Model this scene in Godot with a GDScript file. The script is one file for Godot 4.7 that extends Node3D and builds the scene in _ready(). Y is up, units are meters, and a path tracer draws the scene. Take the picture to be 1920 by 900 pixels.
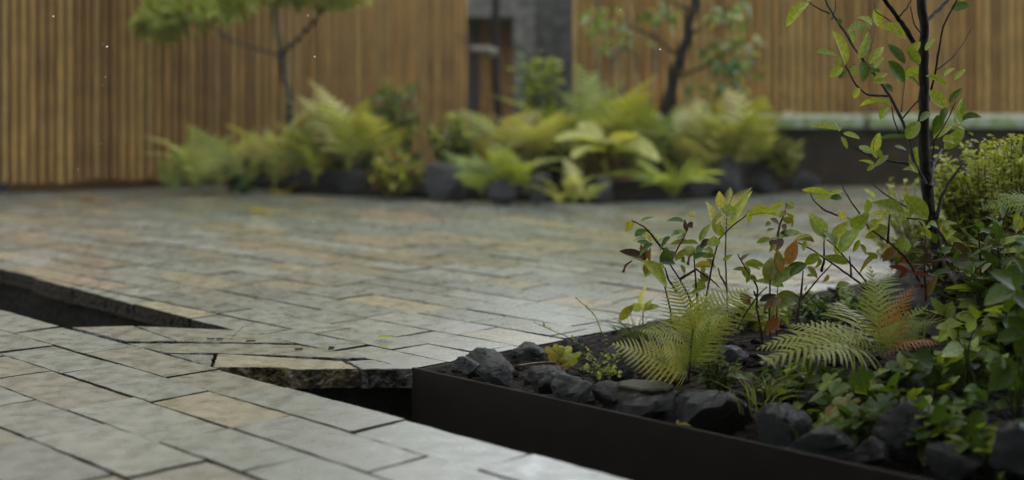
extends Node3D
# A wet stone terrace crossed by a steel-lined rill, with planted beds and slatted fences, in rain.
# Units are metres; the camera stands at the origin, 0.5 m above the paving, and looks along -Z.

const FPX := 2670.0
const HOR := 150.0
const EYE := 0.5
const MIDX := 960.0

var rng := RandomNumberGenerator.new()
var taken := {}
var M := {}
var MESH := {}

# ------------------------------------------------------------------ helpers
class MB:
	var v := PackedVector3Array()
	var t := PackedVector2Array()
	var i := PackedInt32Array()
	func p(a: Vector3, uv := Vector2.ZERO) -> int:
		v.append(a); t.append(uv); return v.size() - 1
	func tri(a: int, b: int, c: int) -> void:   # counter-clockwise seen from outside
		i.append(a); i.append(c); i.append(b)
	func quad(a: int, b: int, c: int, d: int) -> void:
		tri(a, b, c); tri(a, c, d)
	func flat_tri(a: Vector3, b: Vector3, c: Vector3) -> void:
		tri(p(a, Vector2(a.x, a.z)), p(b, Vector2(b.x, b.z)), p(c, Vector2(c.x, c.z)))
	func flat_quad(a: Vector3, b: Vector3, c: Vector3, d: Vector3) -> void:
		quad(p(a, Vector2(0, 0)), p(b, Vector2(1, 0)), p(c, Vector2(1, 1)), p(d, Vector2(0, 1)))
	func mesh(mat: Material = null) -> ArrayMesh:
		var n := PackedVector3Array(); n.resize(v.size())
		for k in range(0, i.size(), 3):
			var a := v[i[k]]
			var f := (v[i[k + 2]] - a).cross(v[i[k + 1]] - a)
			n[i[k]] += f; n[i[k + 1]] += f; n[i[k + 2]] += f
		for k in n.size():
			n[k] = n[k].normalized() if n[k].length_squared() > 1e-20 else Vector3.UP
		var a := []; a.resize(Mesh.ARRAY_MAX)
		a[Mesh.ARRAY_VERTEX] = v; a[Mesh.ARRAY_NORMAL] = n; a[Mesh.ARRAY_TEX_UV] = t; a[Mesh.ARRAY_INDEX] = i
		var m := ArrayMesh.new()
		m.add_surface_from_arrays(Mesh.PRIMITIVE_TRIANGLES, a)
		if mat: m.surface_set_material(0, mat)
		return m
	func box(c: Vector3, s: Vector3, yaw := 0.0, bev := 0.0) -> void:
		var b := Basis(Vector3.UP, yaw)
		var h := s * 0.5
		var ring := func(y: float, ins: float) -> Array:
			return [c + b * Vector3(-h.x + ins, y, -h.z + ins), c + b * Vector3(-h.x + ins, y, h.z - ins), c + b * Vector3(h.x - ins, y, h.z - ins), c + b * Vector3(h.x - ins, y, -h.z + ins)]
		var rings := [ring.call(-h.y, 0.0), ring.call(h.y - bev, 0.0), ring.call(h.y, bev)] if bev > 0.0 else [ring.call(-h.y, 0.0), ring.call(h.y, 0.0)]
		for r in rings.size() - 1:
			for k in 4:
				var q := (k + 1) % 4
				flat_quad(rings[r][k], rings[r][q], rings[r + 1][q], rings[r + 1][k])
		var top: Array = rings[-1]
		flat_quad(top[0], top[1], top[2], top[3])
		var bot: Array = rings[0]
		flat_quad(bot[3], bot[2], bot[1], bot[0])
	func tube(pts: Array, radii: Array, sides := 6) -> void:
		var prev := []
		var side := Vector3.ZERO
		var run := 0.0
		for k in pts.size():
			var d: Vector3 = (pts[mini(k + 1, pts.size() - 1)] - pts[maxi(k - 1, 0)]).normalized()
			if side == Vector3.ZERO:
				side = d.cross(Vector3(0.31, 0.2, 0.93)).normalized()
			else:
				side = (side - d * side.dot(d)).normalized()
			var up := d.cross(side)
			var ring := []
			if k > 0: run += pts[k].distance_to(pts[k - 1])
			for j in sides + 1:
				var a := TAU * j / sides
				ring.append(p(pts[k] + (side * cos(a) + up * sin(a)) * float(radii[k]), Vector2(float(j) / sides, run * 8.0)))
			if k > 0:
				for j in sides:
					quad(prev[j], prev[j + 1], ring[j + 1], ring[j])
			prev = ring
		var tip := p(pts[-1])
		for j in sides: tri(prev[j], prev[j + 1], tip)
	func leaf(at: Vector3, d: Vector3, up: Vector3, l: float, w: float, droop := 0.15) -> void:
		var s := d.cross(up).normalized()
		var n := s.cross(d).normalized()
		var b := p(at, Vector2(0.5, 0))
		var prof := [[0.3, 0.5, 0.03], [0.65, 0.42, -0.02]]
		var last := []
		for r in prof:
			var c: Vector3 = at + d * l * float(r[0]) + n * (l * (float(r[2]) - droop * float(r[0]) * float(r[0])))
			var e: Vector3 = n * (w * 0.12)
			var row := [p(c + s * w * float(r[1]) + e, Vector2(1, r[0])), p(c, Vector2(0.5, r[0])), p(c - s * w * float(r[1]) + e, Vector2(0, r[0]))]
			if last:
				quad(last[0], row[0], row[1], last[1]); quad(last[1], row[1], row[2], last[2])
			else:
				tri(b, row[0], row[1]); tri(b, row[1], row[2])
			last = row
		var e2 := p(at + d * l - n * (l * droop), Vector2(0.5, 1))
		tri(last[0], e2, last[1]); tri(last[1], e2, last[2])

func nm(called: String, parent: Node = self) -> String:
	var key := str(parent.get_instance_id()) + called
	var k: int = taken.get(key, 0)
	taken[key] = k + 1
	return called if k == 0 else "%s_%03d" % [called, k]

func put(called: String, m: Mesh, mat: Material, parent: Node = self) -> MeshInstance3D:
	var o := MeshInstance3D.new()
	o.name = nm(called, parent); o.mesh = m
	if mat: o.material_override = mat
	parent.add_child(o)
	return o

func thing(called: String, label: String, category: String, at := Vector3.ZERO, group := "") -> Node3D:
	var o := Node3D.new()
	o.name = nm(called); add_child(o); o.position = at
	return tag(o, label, category, group)

func tag(o: Node3D, label: String, category: String, group := "") -> Node3D:
	o.set_meta("label", label); o.set_meta("category", category)
	if group: o.set_meta("group", group)
	return o

func struct(called: String, m: Mesh, mat: Material) -> Node3D:
	var o: Node3D
	if m: o = put(called, m, mat)
	else:
		o = Node3D.new(); o.name = nm(called); add_child(o)
	o.set_meta("kind", "structure")
	return o

func P(x: float, y: float, d: float) -> Vector3:      # the point seen at pixel x, y at depth d
	return Vector3((x - MIDX) / FPX * d, EYE - (y - HOR) / FPX * d, -d)

func G(x: float, y: float, h := 0.0) -> Vector3:      # the point of the level h seen at pixel x, y
	return P(x, y, (EYE - h) * FPX / (y - HOR))

func UV(u: float, v: float, y := 0.0) -> Vector3:     # paving axes: u along the rows, v across them
	return Vector3((v - u) * 0.70711, y, -(u + v) * 0.70711)

func to_uv(a: Vector3) -> Vector2:
	return Vector2((-a.x - a.z) * 0.70711, (a.x - a.z) * 0.70711)

func pix(a: Vector3) -> Vector2:
	return Vector2(MIDX + a.x / -a.z * FPX, HOR + (EYE - a.y) / -a.z * FPX)

func near_edge(u: float) -> float: return 1.362 + (u - 1.157) * 0.0245
func far_edge(u: float) -> float: return 1.622 + maxf(0.0, u - 2.4) * 0.07

func rnd(a: float, b: float) -> float: return rng.randf_range(a, b)
func rdir() -> Vector3:
	var a := Vector3(rng.randfn(), rng.randfn(), rng.randfn())
	return a.normalized() if a.length() > 0.01 else Vector3.UP

# ------------------------------------------------------------------ materials
func noise_tex(freq: float, octaves: int, seed_: int, stops: Array, size := 512, kind := FastNoiseLite.TYPE_SIMPLEX_SMOOTH) -> NoiseTexture2D:
	var n := FastNoiseLite.new()
	n.noise_type = kind; n.frequency = freq; n.fractal_octaves = octaves; n.seed = seed_
	var t := NoiseTexture2D.new()
	t.width = size; t.height = size; t.seamless = true; t.noise = n
	var g := Gradient.new()
	var offs := PackedFloat32Array(); var cols := PackedColorArray()
	for s in stops:
		offs.append(s[0]); cols.append(s[1])
	g.offsets = offs; g.colors = cols
	t.color_ramp = g
	return t

func grey(a: float) -> Color: return Color(a, a, a)
func lin(r: float, g: float, b: float) -> Color: return Color(r, g, b).linear_to_srgb()

func mat(c: Color, rough: float, spec := 0.5) -> StandardMaterial3D:
	var m := StandardMaterial3D.new()
	m.albedo_color = c; m.roughness = rough; m.metallic_specular = spec
	m.cull_mode = BaseMaterial3D.CULL_DISABLED
	return m

func tri_map(m: StandardMaterial3D, scale: Vector3, off := Vector3.ZERO) -> StandardMaterial3D:
	m.uv1_triplanar = true; m.uv1_scale = scale; m.uv1_offset = off; m.uv1_triplanar_sharpness = 4.0
	return m

func leaf_image(veins: int, mottle: float) -> ImageTexture:
	var w := 64; var h := 128
	var im := Image.create(w, h, false, Image.FORMAT_RGB8)
	var n := FastNoiseLite.new(); n.frequency = 0.05; n.seed = veins
	for y in h:
		for x in w:
			var a := absf((x + 0.5) / w - 0.5) * 2.0
			var b := 1.0 - (y + 0.5) / h
			var ph := fposmod(((1.0 - b) + a * 0.32) * veins, 1.0)
			var side := smoothstep(0.14, 0.0, minf(ph, 1.0 - ph)) * 0.6
			var mid := smoothstep(0.10, 0.02, a)
			var val := 0.80 + n.get_noise_2d(x, y) * mottle + 0.18 * maxf(side * (1.0 - a * 0.5), mid)
			im.set_pixel(x, y, Color(clampf(val * 1.02, 0, 1), clampf(val, 0, 1), clampf(val * 0.9, 0, 1)))
	return ImageTexture.create_from_image(im)

func leaf_mat(c: Color, rough := 0.42, back := 1.0) -> StandardMaterial3D:
	var m := mat(c, rough, 0.36)
	m.albedo_texture = M.leaf_tex
	m.backlight_enabled = true
	m.backlight = Color(back, back, back * 0.55)
	return m

func make_materials() -> void:
	M.leaf_tex = leaf_image(9, 0.16)
	# paving stone: tints of wet gneiss and quartzite
	var cloud := noise_tex(0.012, 5, 3, [[0.0, grey(0.80)], [0.35, Color(0.88, 0.87, 0.85)], [0.55, Color(0.93, 0.92, 0.90)], [0.75, Color(0.98, 0.97, 0.95)], [1.0, Color(0.95, 0.90, 0.82)]])
	var wet := noise_tex(0.016, 4, 9, [[0.0, grey(0.20)], [0.3, grey(0.27)], [0.5, grey(0.36)], [0.72, grey(0.46)], [1.0, grey(0.56)]])
	var relief := noise_tex(0.022, 6, 17, [[0.0, grey(0)], [1.0, grey(1)]])
	M.relief = relief
	var tints := [lin(0.108, 0.119, 0.103), lin(0.131, 0.142, 0.119), lin(0.081, 0.090, 0.079), lin(0.187, 0.165, 0.100), lin(0.120, 0.104, 0.062), lin(0.154, 0.137, 0.082), lin(0.108, 0.107, 0.076), lin(0.176, 0.138, 0.090), lin(0.112, 0.128, 0.109), lin(0.159, 0.170, 0.143), lin(0.079, 0.075, 0.050), lin(0.104, 0.103, 0.077)]
	M.stones = []
	for k in tints.size():
		var m := mat(tints[k], 1.0, 0.6)
		m.albedo_texture = cloud; m.roughness_texture = wet
		m.heightmap_enabled = true; m.heightmap_texture = relief; m.heightmap_scale = 0.012
		m.clearcoat_enabled = true; m.clearcoat = 0.75; m.clearcoat_roughness = 0.25
		tri_map(m, Vector3(2.6, 2.6, 2.6), Vector3(k * 0.37, k * 0.61, k * 0.23))
		M.stones.append(m)
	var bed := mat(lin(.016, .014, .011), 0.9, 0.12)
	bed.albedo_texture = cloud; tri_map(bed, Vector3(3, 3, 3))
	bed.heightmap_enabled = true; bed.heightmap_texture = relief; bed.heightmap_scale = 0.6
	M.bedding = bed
	var shaded_edge := mat(lin(.024, .020, .014), 0.8, 0.2)  # grimy broken stone sides, darkened further to put shade into the colour
	shaded_edge.albedo_texture = cloud; tri_map(shaded_edge, Vector3(6, 6, 6))
	shaded_edge.heightmap_enabled = true; shaded_edge.heightmap_texture = relief; shaded_edge.heightmap_scale = 0.8
	M.broken_shaded_edge = shaded_edge
	var sand := mat(lin(.085, .076, .058), 0.7, 0.4)
	sand.albedo_texture = cloud; tri_map(sand, Vector3(7, 7, 7)); M.joint_sand = sand
	for d in [["split_ochre", lin(.17, .14, .07)], ["split_grey", lin(.12, .12, .11)]]:
		var m := mat(d[1], 0.6, 0.4)
		m.albedo_texture = noise_tex(0.02, 5, 61, [[0.0, grey(0.25)], [0.45, Color(0.55, 0.5, 0.4)], [0.6, grey(0.85)], [1.0, grey(1.0)]], 256)
		m.heightmap_enabled = true; m.heightmap_texture = relief; m.heightmap_scale = 0.45
		tri_map(m, Vector3(5, 5, 5)); M[d[0]] = m
	var earth := noise_tex(0.03, 5, 21, [[0.0, grey(0.25)], [0.5, Color(0.62, 0.54, 0.46)], [1.0, Color(1.0, 0.88, 0.75)]])
	var soil := mat(lin(.012, .009, .0065), 0.8, 0.2)
	soil.albedo_texture = earth; tri_map(soil, Vector3(2.5, 2.5, 2.5))
	soil.heightmap_enabled = true; soil.heightmap_texture = relief; soil.heightmap_scale = 2.0
	M.soil = soil
	# basalt; the last tone is paler, with wet sky sheen put into it
	var rock_t := noise_tex(0.02, 6, 31, [[0.0, grey(0.42)], [0.5, grey(0.72)], [0.8, Color(0.86, 0.87, 0.9)], [1.0, grey(1.0)]])
	var rock_r := noise_tex(0.03, 4, 33, [[0.0, grey(0.14)], [0.5, grey(0.28)], [1.0, grey(0.5)]])
	M.rocks = []
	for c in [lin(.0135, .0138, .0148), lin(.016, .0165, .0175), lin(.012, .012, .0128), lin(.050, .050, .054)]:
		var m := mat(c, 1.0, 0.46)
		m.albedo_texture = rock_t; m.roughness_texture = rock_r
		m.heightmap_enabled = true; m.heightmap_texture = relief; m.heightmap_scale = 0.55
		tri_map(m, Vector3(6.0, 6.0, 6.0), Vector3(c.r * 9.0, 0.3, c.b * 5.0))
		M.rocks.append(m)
	# timber
	var grain := FastNoiseLite.new(); grain.frequency = 0.035; grain.fractal_octaves = 4; grain.seed = 5
	var im := Image.create(256, 512, false, Image.FORMAT_RGB8)
	for y in 512:
		for x in 256:
			var a := grain.get_noise_2d(x * 5.0, y * 0.22)
			var b := grain.get_noise_2d(x * 1.2 + 900.0, y * 0.5)
			var k := grain.get_noise_2d(x * 2.6 + 300.0, y * 2.2 + 77.0)
			var knot := smoothstep(0.46, 0.60, k) * 0.55
			var val := clampf(0.82 + a * 0.26 + b * 0.14 - knot, 0.1, 1.0)
			im.set_pixel(x, y, Color(val, val * (0.985 - knot * 0.15), val * (0.96 - knot * 0.3)))
	var wood := ImageTexture.create_from_image(im)
	M.wood = []
	var woods := [lin(.27, .150, .036), lin(.30, .172, .042), lin(.235, .124, .027), lin(.33, .200, .053), lin(.20, .102, .021), lin(.29, .155, .035), lin(.27, .164, .045)]
	for k in woods.size():
		var m := mat(woods[k], 0.62, 0.4)
		m.albedo_texture = wood
		tri_map(m, Vector3(3.1, 0.85, 3.1), Vector3(k * 0.29, k * 0.41, k * 0.17))
		M.wood.append(m)
	M.backing = mat(lin(.165, .090, .030), 0.85, 0.3)
	var conc := noise_tex(0.015, 5, 41, [[0.0, grey(0.55)], [0.5, grey(0.8)], [1.0, grey(1.0)]])
	for d in [["render", lin(.12, .115, .10), 0.8], ["dark_render", lin(.055, .055, .048), 0.8], ["wall", lin(.024, .016, .009), 0.9], ["coping", lin(.17, .18, .145), 0.5]]:
		var m := mat(d[1], d[2]); m.albedo_texture = conc
		m.metallic_specular = 0.25 if d[0] != "coping" else 0.5
		tri_map(m, Vector3(1.7, 1.7, 1.7)); m.uv1_world_triplanar = true
		m.heightmap_enabled = true; m.heightmap_texture = relief; m.heightmap_scale = 0.3
		M[d[0]] = m
	var moss_t := noise_tex(0.02, 5, 47, [[0.0, Color(0.5, 0.62, 0.3)], [0.45, Color(0.72, 0.8, 0.5)], [0.6, grey(0.86)], [1.0, grey(0.98)]])
	M.coping.albedo_texture = moss_t
	var steel := mat(lin(.011, .0092, .0075), 1.0, 0.2)
	steel.albedo_texture = noise_tex(0.02, 5, 44, [[0.0, Color(0.6, 0.57, 0.53)], [0.5, Color(0.82, 0.78, 0.72)], [0.75, Color(1.0, 0.88, 0.72)], [1.0, Color(1.0, 0.72, 0.5)]]); steel.roughness_texture = noise_tex(0.02, 4, 43, [[0.0, grey(0.42)], [1.0, grey(0.72)]], 256)
	steel.metallic = 0.0
	tri_map(steel, Vector3(2.2, 2.2, 2.2)); M.steel = steel
	M.dark_metal = mat(lin(.012, .013, .014), 0.5)
	# bark and stems
	var bark_t := noise_tex(0.03, 5, 51, [[0.0, grey(0.35)], [0.5, grey(0.7)], [0.75, Color(0.8, 0.84, 0.68)], [1.0, grey(1.0)]], 256)
	for d in [["bark", lin(.020, .016, .011)], ["bark_grey", lin(.085, .08, .068)], ["bark_pale", lin(.22, .19, .16)], ["twig", lin(.045, .026, .018)], ["red_stem", lin(.13, .040, .028)], ["green_stem", lin(.075, .095, .025)]]:
		var m := mat(d[1], 0.6, 0.2); m.albedo_texture = bark_t
		tri_map(m, Vector3(9, 4, 9)); m.heightmap_enabled = true; m.heightmap_texture = relief; m.heightmap_scale = 0.25
		M[d[0]] = m
	# leaves
	var L := {
		"green": lin(.22, .29, .06), "lime": lin(.35, .40, .09), "dark": lin(.050, .090, .026), "mid": lin(.07, .125, .026), "silver": lin(.28, .36, .24), "blue": lin(.10, .17, .10),
		"olive": lin(.21, .22, .055), "yellow": lin(.36, .31, .06), "brown": lin(.15, .095, .04), "plum": lin(.05, .035, .032), "red": lin(.17, .04, .026), "rust": lin(.24, .10, .035), "pink": lin(.36, .18, .12),
		"fern": lin(.34, .37, .09), "fern_pale": lin(.54, .53, .25), "fern_green": lin(.22, .30, .09), "moss": lin(.05, .055, .02), "fern_rust": lin(.33, .15, .05), "cream": lin(.55, .56, .22), "teal": lin(.08, .16, .07),
	}
	for k in L: M["l_" + k] = leaf_mat(L[k])
	var drop := mat(Color(1, 1, 1, 0.0), 0.0)
	drop.refraction_enabled = true; drop.refraction_scale = 0.033; drop.transparency = BaseMaterial3D.TRANSPARENCY_ALPHA
	M.water = drop

# ------------------------------------------------------------------ stones and rocks
func roughen(poly: PackedVector2Array, step: float, amp: float) -> PackedVector2Array:
	var o := PackedVector2Array()
	for k in poly.size():
		var a := poly[k]; var b := poly[(k + 1) % poly.size()]
		var n := maxi(1, int(round(a.distance_to(b) / step)))
		var side := (b - a).normalized().orthogonal()
		for j in n:
			o.append(a.lerp(b, float(j) / n) + side * (rnd(-amp, amp) if j > 0 else rnd(-amp, amp) * 0.5))
	return o

# a stone slab from its outline on the ground (x, depth); top at y, bottom at y - thick
func joined(top: MB, m1: Material, side: MB, m2: Material) -> ArrayMesh:
	var m := top.mesh(m1)
	if side.i.size() > 0:
		var o := side.mesh()
		m.add_surface_from_arrays(Mesh.PRIMITIVE_TRIANGLES, o.surface_get_arrays(0))
		m.surface_set_material(1, m2)
	return m

func slab(mb: MB, outline: PackedVector2Array, y: float, thick: float, cham: float, tilt := Vector2.ZERO, rough := 0.0, sides: MB = null) -> void:
	var sb: MB = sides if sides else mb
	var poly := outline
	if Geometry2D.is_polygon_clockwise(poly):
		poly = poly.duplicate(); poly.reverse()
	var c := Vector2.ZERO
	for q in poly: c += q
	c /= poly.size()
	var hgt := func(q: Vector2) -> float: return y + (q - c).dot(tilt)
	var n := poly.size()
	var top := PackedVector2Array()
	for q in poly:
		var d := q - c
		top.append(q - d.normalized() * minf(cham * 1.4, d.length() * 0.3))
	var tris := Geometry2D.triangulate_polygon(top)
	if tris.is_empty(): return
	var ti := []; var rim := []; var edge := []; var sd := []; var bt := []
	for k in n:
		ti.append(mb.p(Vector3(top[k].x, hgt.call(top[k]), -top[k].y), top[k])); rim.append(sb.p(mb.v[ti[k]], top[k]))
		var lip := Vector3(poly[k].x, hgt.call(poly[k]) - cham * rnd(0.7, 1.5), -poly[k].y)
		edge.append(sb.p(lip, poly[k])); sd.append(sb.p(lip, poly[k]))
		var g := poly[k] + (poly[k] - c).normalized() * rnd(-rough, rough * 0.4)
		bt.append(sb.p(Vector3(g.x, y - thick, -g.y), poly[k] + Vector2(0, thick)))
	for k in range(0, tris.size(), 3):
		var a: int = ti[tris[k]]; var b: int = ti[tris[k + 1]]; var e: int = ti[tris[k + 2]]
		if (mb.v[b] - mb.v[a]).cross(mb.v[e] - mb.v[a]).y < 0.0: mb.tri(a, e, b)
		else: mb.tri(a, b, e)
	for k in n:
		var q := (k + 1) % n
		sb.quad(edge[k], edge[q], rim[q], rim[k])
		if rough > 0.0:
			var m1 := sb.p(sb.v[sd[k]].lerp(sb.v[bt[k]], rnd(0.35, 0.65)) + Vector3(rnd(-rough, rough), 0, rnd(-rough, rough)))
			sb.tri(sd[k], m1, sd[q]); sb.tri(m1, bt[q], sd[q]); sb.tri(sd[k], bt[k], m1); sb.tri(bt[k], bt[q], m1)
		else:
			sb.quad(bt[k], bt[q], sd[q], sd[k])

func shrink(poly: PackedVector2Array, by: float) -> PackedVector2Array:
	var r := Geometry2D.offset_polygon(poly, -by, Geometry2D.JOIN_MITER)
	var best := PackedVector2Array()
	for q in r:
		if best.is_empty() or absf(area(q)) > absf(area(best)): best = q
	return best

func area(poly: PackedVector2Array) -> float:
	var s := 0.0
	for k in poly.size(): s += poly[k].cross(poly[(k + 1) % poly.size()])
	return s * 0.5

func flat2(a: Vector3) -> Vector2: return Vector2(a.x, -a.z)

# rows of stones inside a region given in paving axes; the 300 that show largest become parts, the others one mass
func lay_rows(root: Node3D, region: PackedVector2Array, v0: float, v1: float, u0: float, u1: float, width: float, lengths: Vector2, picks: Array, slope := 0.0) -> void:
	var all := []
	var widths := []
	var sum := 0.0
	while sum < v1 - v0:
		widths.append(width * rnd(0.86, 1.16)); sum += widths[-1]
	var v := v1 - sum if slope > 0.0 else v0
	for w in widths:
		var u := u0 + rnd(-0.3, 0.0)
		while u < u1:
			var l := rnd(lengths.x, lengths.y)
			var skew := rnd(-0.008, 0.008)
			var cell := PackedVector2Array([Vector2(u, v + (u - 1.157) * slope), Vector2(u + l, v + (u + l - 1.157) * slope), Vector2(u + l + skew, v + w + (u + l - 1.157) * slope), Vector2(u + skew, v + w + (u - 1.157) * slope)])
			for part in Geometry2D.intersect_polygons(cell, region):
				if absf(area(part)) > 0.003:
					var s := shrink(part, rnd(0.0012, 0.0026))
					if s.size() > 2 and absf(area(s)) > 0.0025: all.append(s)
			u += l
		v += w
	var ranked := []
	for s in all:
		var flat := PackedVector2Array(); var seen := PackedVector2Array(); var inside := false
		for q in s:
			var g := UV(q.x, q.y)
			flat.append(flat2(g))
			if g.z < -0.8:
				var a := pix(g); seen.append(a)
				if a.x > -20 and a.x < 1940 and a.y < 920: inside = true
		ranked.append([absf(area(seen)) if inside and seen.size() == s.size() else 0.0, flat])
	ranked.sort_custom(func(a, b): return a[0] > b[0])
	var rest := {}
	var rest_sides := MB.new()
	for k in ranked.size():
		var pick: int = picks[rng.randi() % picks.size()]
		var y := rnd(-0.0015, 0.001)
		var tilt := Vector2(rnd(-0.007, 0.007), rnd(-0.007, 0.007))
		if k < 300 and ranked[k][0] > 0.0:
			var mb := MB.new()
			var sides := MB.new()
			slab(mb, roughen(ranked[k][1], 0.03, 0.0016), y, 0.036, 0.0008, tilt, 0.004, sides)
			put("paving_stone", joined(mb, M.stones[pick], sides, M.broken_shaded_edge), null, root)
		else:
			if not rest.has(pick): rest[pick] = MB.new()
			slab(rest[pick], ranked[k][1], y, 0.04, 0.002, tilt, 0.0, rest_sides)
	for pick in rest:
		put("distant_stones", rest[pick].mesh(), M.stones[pick], root).set_meta("kind", "stuff")
	if rest_sides.i.size() > 0: put("stone_flanks", rest_sides.mesh(), M.broken_shaded_edge, root).set_meta("kind", "stuff")

func prism(poly: Array, top: float, bottom: float) -> ArrayMesh:   # poly of Vector2(x, depth)
	var mb := MB.new()
	var q := PackedVector2Array(poly)
	if Geometry2D.is_polygon_clockwise(q): q.reverse()
	var tris := Geometry2D.triangulate_polygon(q)
	for k in range(0, tris.size(), 3):
		var a := q[tris[k]]; var b := q[tris[k + 1]]; var c := q[tris[k + 2]]
		if (b - a).cross(c - a) < 0.0:
			var s := b; b = c; c = s
		mb.flat_tri(Vector3(a.x, top, -a.y), Vector3(b.x, top, -b.y), Vector3(c.x, top, -c.y))
	for k in q.size():
		var a := q[k]; var b := q[(k + 1) % q.size()]
		mb.flat_quad(Vector3(a.x, bottom, -a.y), Vector3(b.x, bottom, -b.y), Vector3(b.x, top, -b.y), Vector3(a.x, top, -a.y))
	return mb.mesh()

func rock_mesh(seed_: int, facets := 11, cut := 0.62, rings := 20, segs := 28, flat_top := 0.0) -> ArrayMesh:
	var r := RandomNumberGenerator.new(); r.seed = seed_
	var planes := []
	for k in facets:
		var d := Vector3(r.randfn(), r.randfn(), r.randfn()).normalized()
		planes.append([d, r.randf_range(cut, 0.9)])
	if flat_top > 0.0: planes.append([Vector3(0.04, 1, 0.06).normalized(), flat_top])
	var n := FastNoiseLite.new(); n.seed = seed_; n.frequency = 2.2; n.fractal_octaves = 5; n.fractal_gain = 0.6
	var chip := FastNoiseLite.new(); chip.seed = seed_ + 5; chip.noise_type = FastNoiseLite.TYPE_CELLULAR; chip.frequency = 1.1; chip.cellular_return_type = FastNoiseLite.RETURN_DISTANCE2_SUB
	var mb := MB.new()
	var grid := []
	for a in rings + 1:
		var row := []
		for b in segs:
			var th := PI * a / rings; var ph := TAU * b / segs
			var d := Vector3(sin(th) * cos(ph), cos(th), sin(th) * sin(ph))
			var dist := 1.05
			for pl in planes:
				var k: float = d.dot(pl[0])
				if k > 0.05: dist = minf(dist, float(pl[1]) / k)
			dist *= 1.0 + n.get_noise_3dv(d * 1.6) * 0.16 + chip.get_noise_3dv(d * 1.5) * 0.16
			row.append(d * dist)
		grid.append(row)
	for a in rings:
		for b in segs:
			var e := (b + 1) % segs
			mb.flat_tri(grid[a][b], grid[a][e], grid[a + 1][e]); mb.flat_tri(grid[a][b], grid[a + 1][e], grid[a + 1][b])
	return mb.mesh()

# a rock seen between two pixels at a depth; it is sunk a little into what it lies on
func rock(px0: Vector2, px1: Vector2, d: float, label: String, m: int, mesh_k: int, turn := 0.0, group := "") -> void:
	var a := P(px0.x, px0.y, d); var b := P(px1.x, px1.y, d)
	var size := Vector3(absf(b.x - a.x) * 0.5, absf(b.y - a.y) * 0.5, absf(b.x - a.x) * 0.44)
	var o := put("rock", MESH.rocks[mesh_k % MESH.rocks.size()], M.rocks[m])
	o.position = (a + b) * 0.5
	o.basis = Basis.from_scale(size * 1.22) * Basis.from_euler(Vector3(rnd(-0.3, 0.3), turn, rnd(-0.3, 0.3)))
	tag(o, label, "rock", group)

# ------------------------------------------------------------------ leaves
func leaf_mesh(kind: String, curl: float, fold: float, twist := 0.0) -> ArrayMesh:   # along +X, one long, one wide, face up +Y
	var mb := MB.new()
	var n := 10
	var last := []
	for k in n + 1:
		var t := float(k) / n
		var w := 0.0
		match kind:
			"lance": w = 0.5 * pow(sin(PI * pow(t, 0.82)), 0.9)
			"oval": w = 0.5 * pow(maxf(0.0, sin(PI * pow(t, 0.9))), 0.65)
			"blade": w = 0.5 * minf(1.0, t * 8.0 + 0.3) * pow(1.0 - t, 0.6)
			"tooth": w = 0.5 * pow(sin(PI * pow(t, 0.75)), 0.75) * (1.0 if k % 2 == 0 else 0.86)
		var y := -curl * t * t + 0.12 * curl * sin(PI * t)
		var a := twist * t
		var s := Vector3(0, sin(a), cos(a))
		var lift := Vector3(0, cos(a), -sin(a)) * (w * fold)
		var c := Vector3(t, y, 0)
		var row := [mb.p(c + s * w + lift, Vector2(0.5 + w, 1.0 - t)), mb.p(c, Vector2(0.5, 1.0 - t)), mb.p(c - s * w + lift, Vector2(0.5 - w, 1.0 - t))]
		if k > 0:
			mb.quad(last[0], row[0], row[1], last[1]); mb.quad(last[1], row[1], row[2], last[2])
		last = row
	return mb.mesh()

func lobed_mesh(lobes: int, depth: float, seed_: int) -> ArrayMesh:    # a palmate leaf, base at the origin, tip at +X
	var r := RandomNumberGenerator.new(); r.seed = seed_
	var mb := MB.new()
	var hub := Vector3(0.22, 0, 0)
	var c := mb.p(hub, Vector2(0.5, 0.8))
	var rim := []; var mid := []
	var n := 56
	for k in n + 1:
		var a := lerpf(-PI * 0.93, PI * 0.93, float(k) / n)
		var lob := absf(cos(a * lobes * 0.5 * 0.93))
		var rad := 0.5 * (1.0 - depth + depth * pow(lob, 0.7)) * (1.18 - 0.42 * pow(absf(a) / PI, 1.5)) * (1.0 + (0.055 if k % 2 == 0 else -0.04))
		rad *= 0.78 / 0.59
		var q := hub + Vector3(cos(a), 0, sin(a)) * rad * 1.0
		var crease := 0.10 * lob - 0.03
		rim.append(mb.p(q + Vector3(0, -0.10 * rad + crease * 0.3 + r.randf_range(-0.01, 0.01), 0), Vector2(0.5 + sin(a) * 0.5, 0.5 - cos(a) * 0.5)))
		mid.append(mb.p(hub.lerp(q, 0.55) + Vector3(0, 0.045 - crease * 0.5, 0), Vector2(0.5 + sin(a) * 0.28, 0.6 - cos(a) * 0.28)))
	for k in n:
		mb.tri(c, mid[k + 1], mid[k]); mb.quad(mid[k], mid[k + 1], rim[k + 1], rim[k])
	return mb.mesh()

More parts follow.
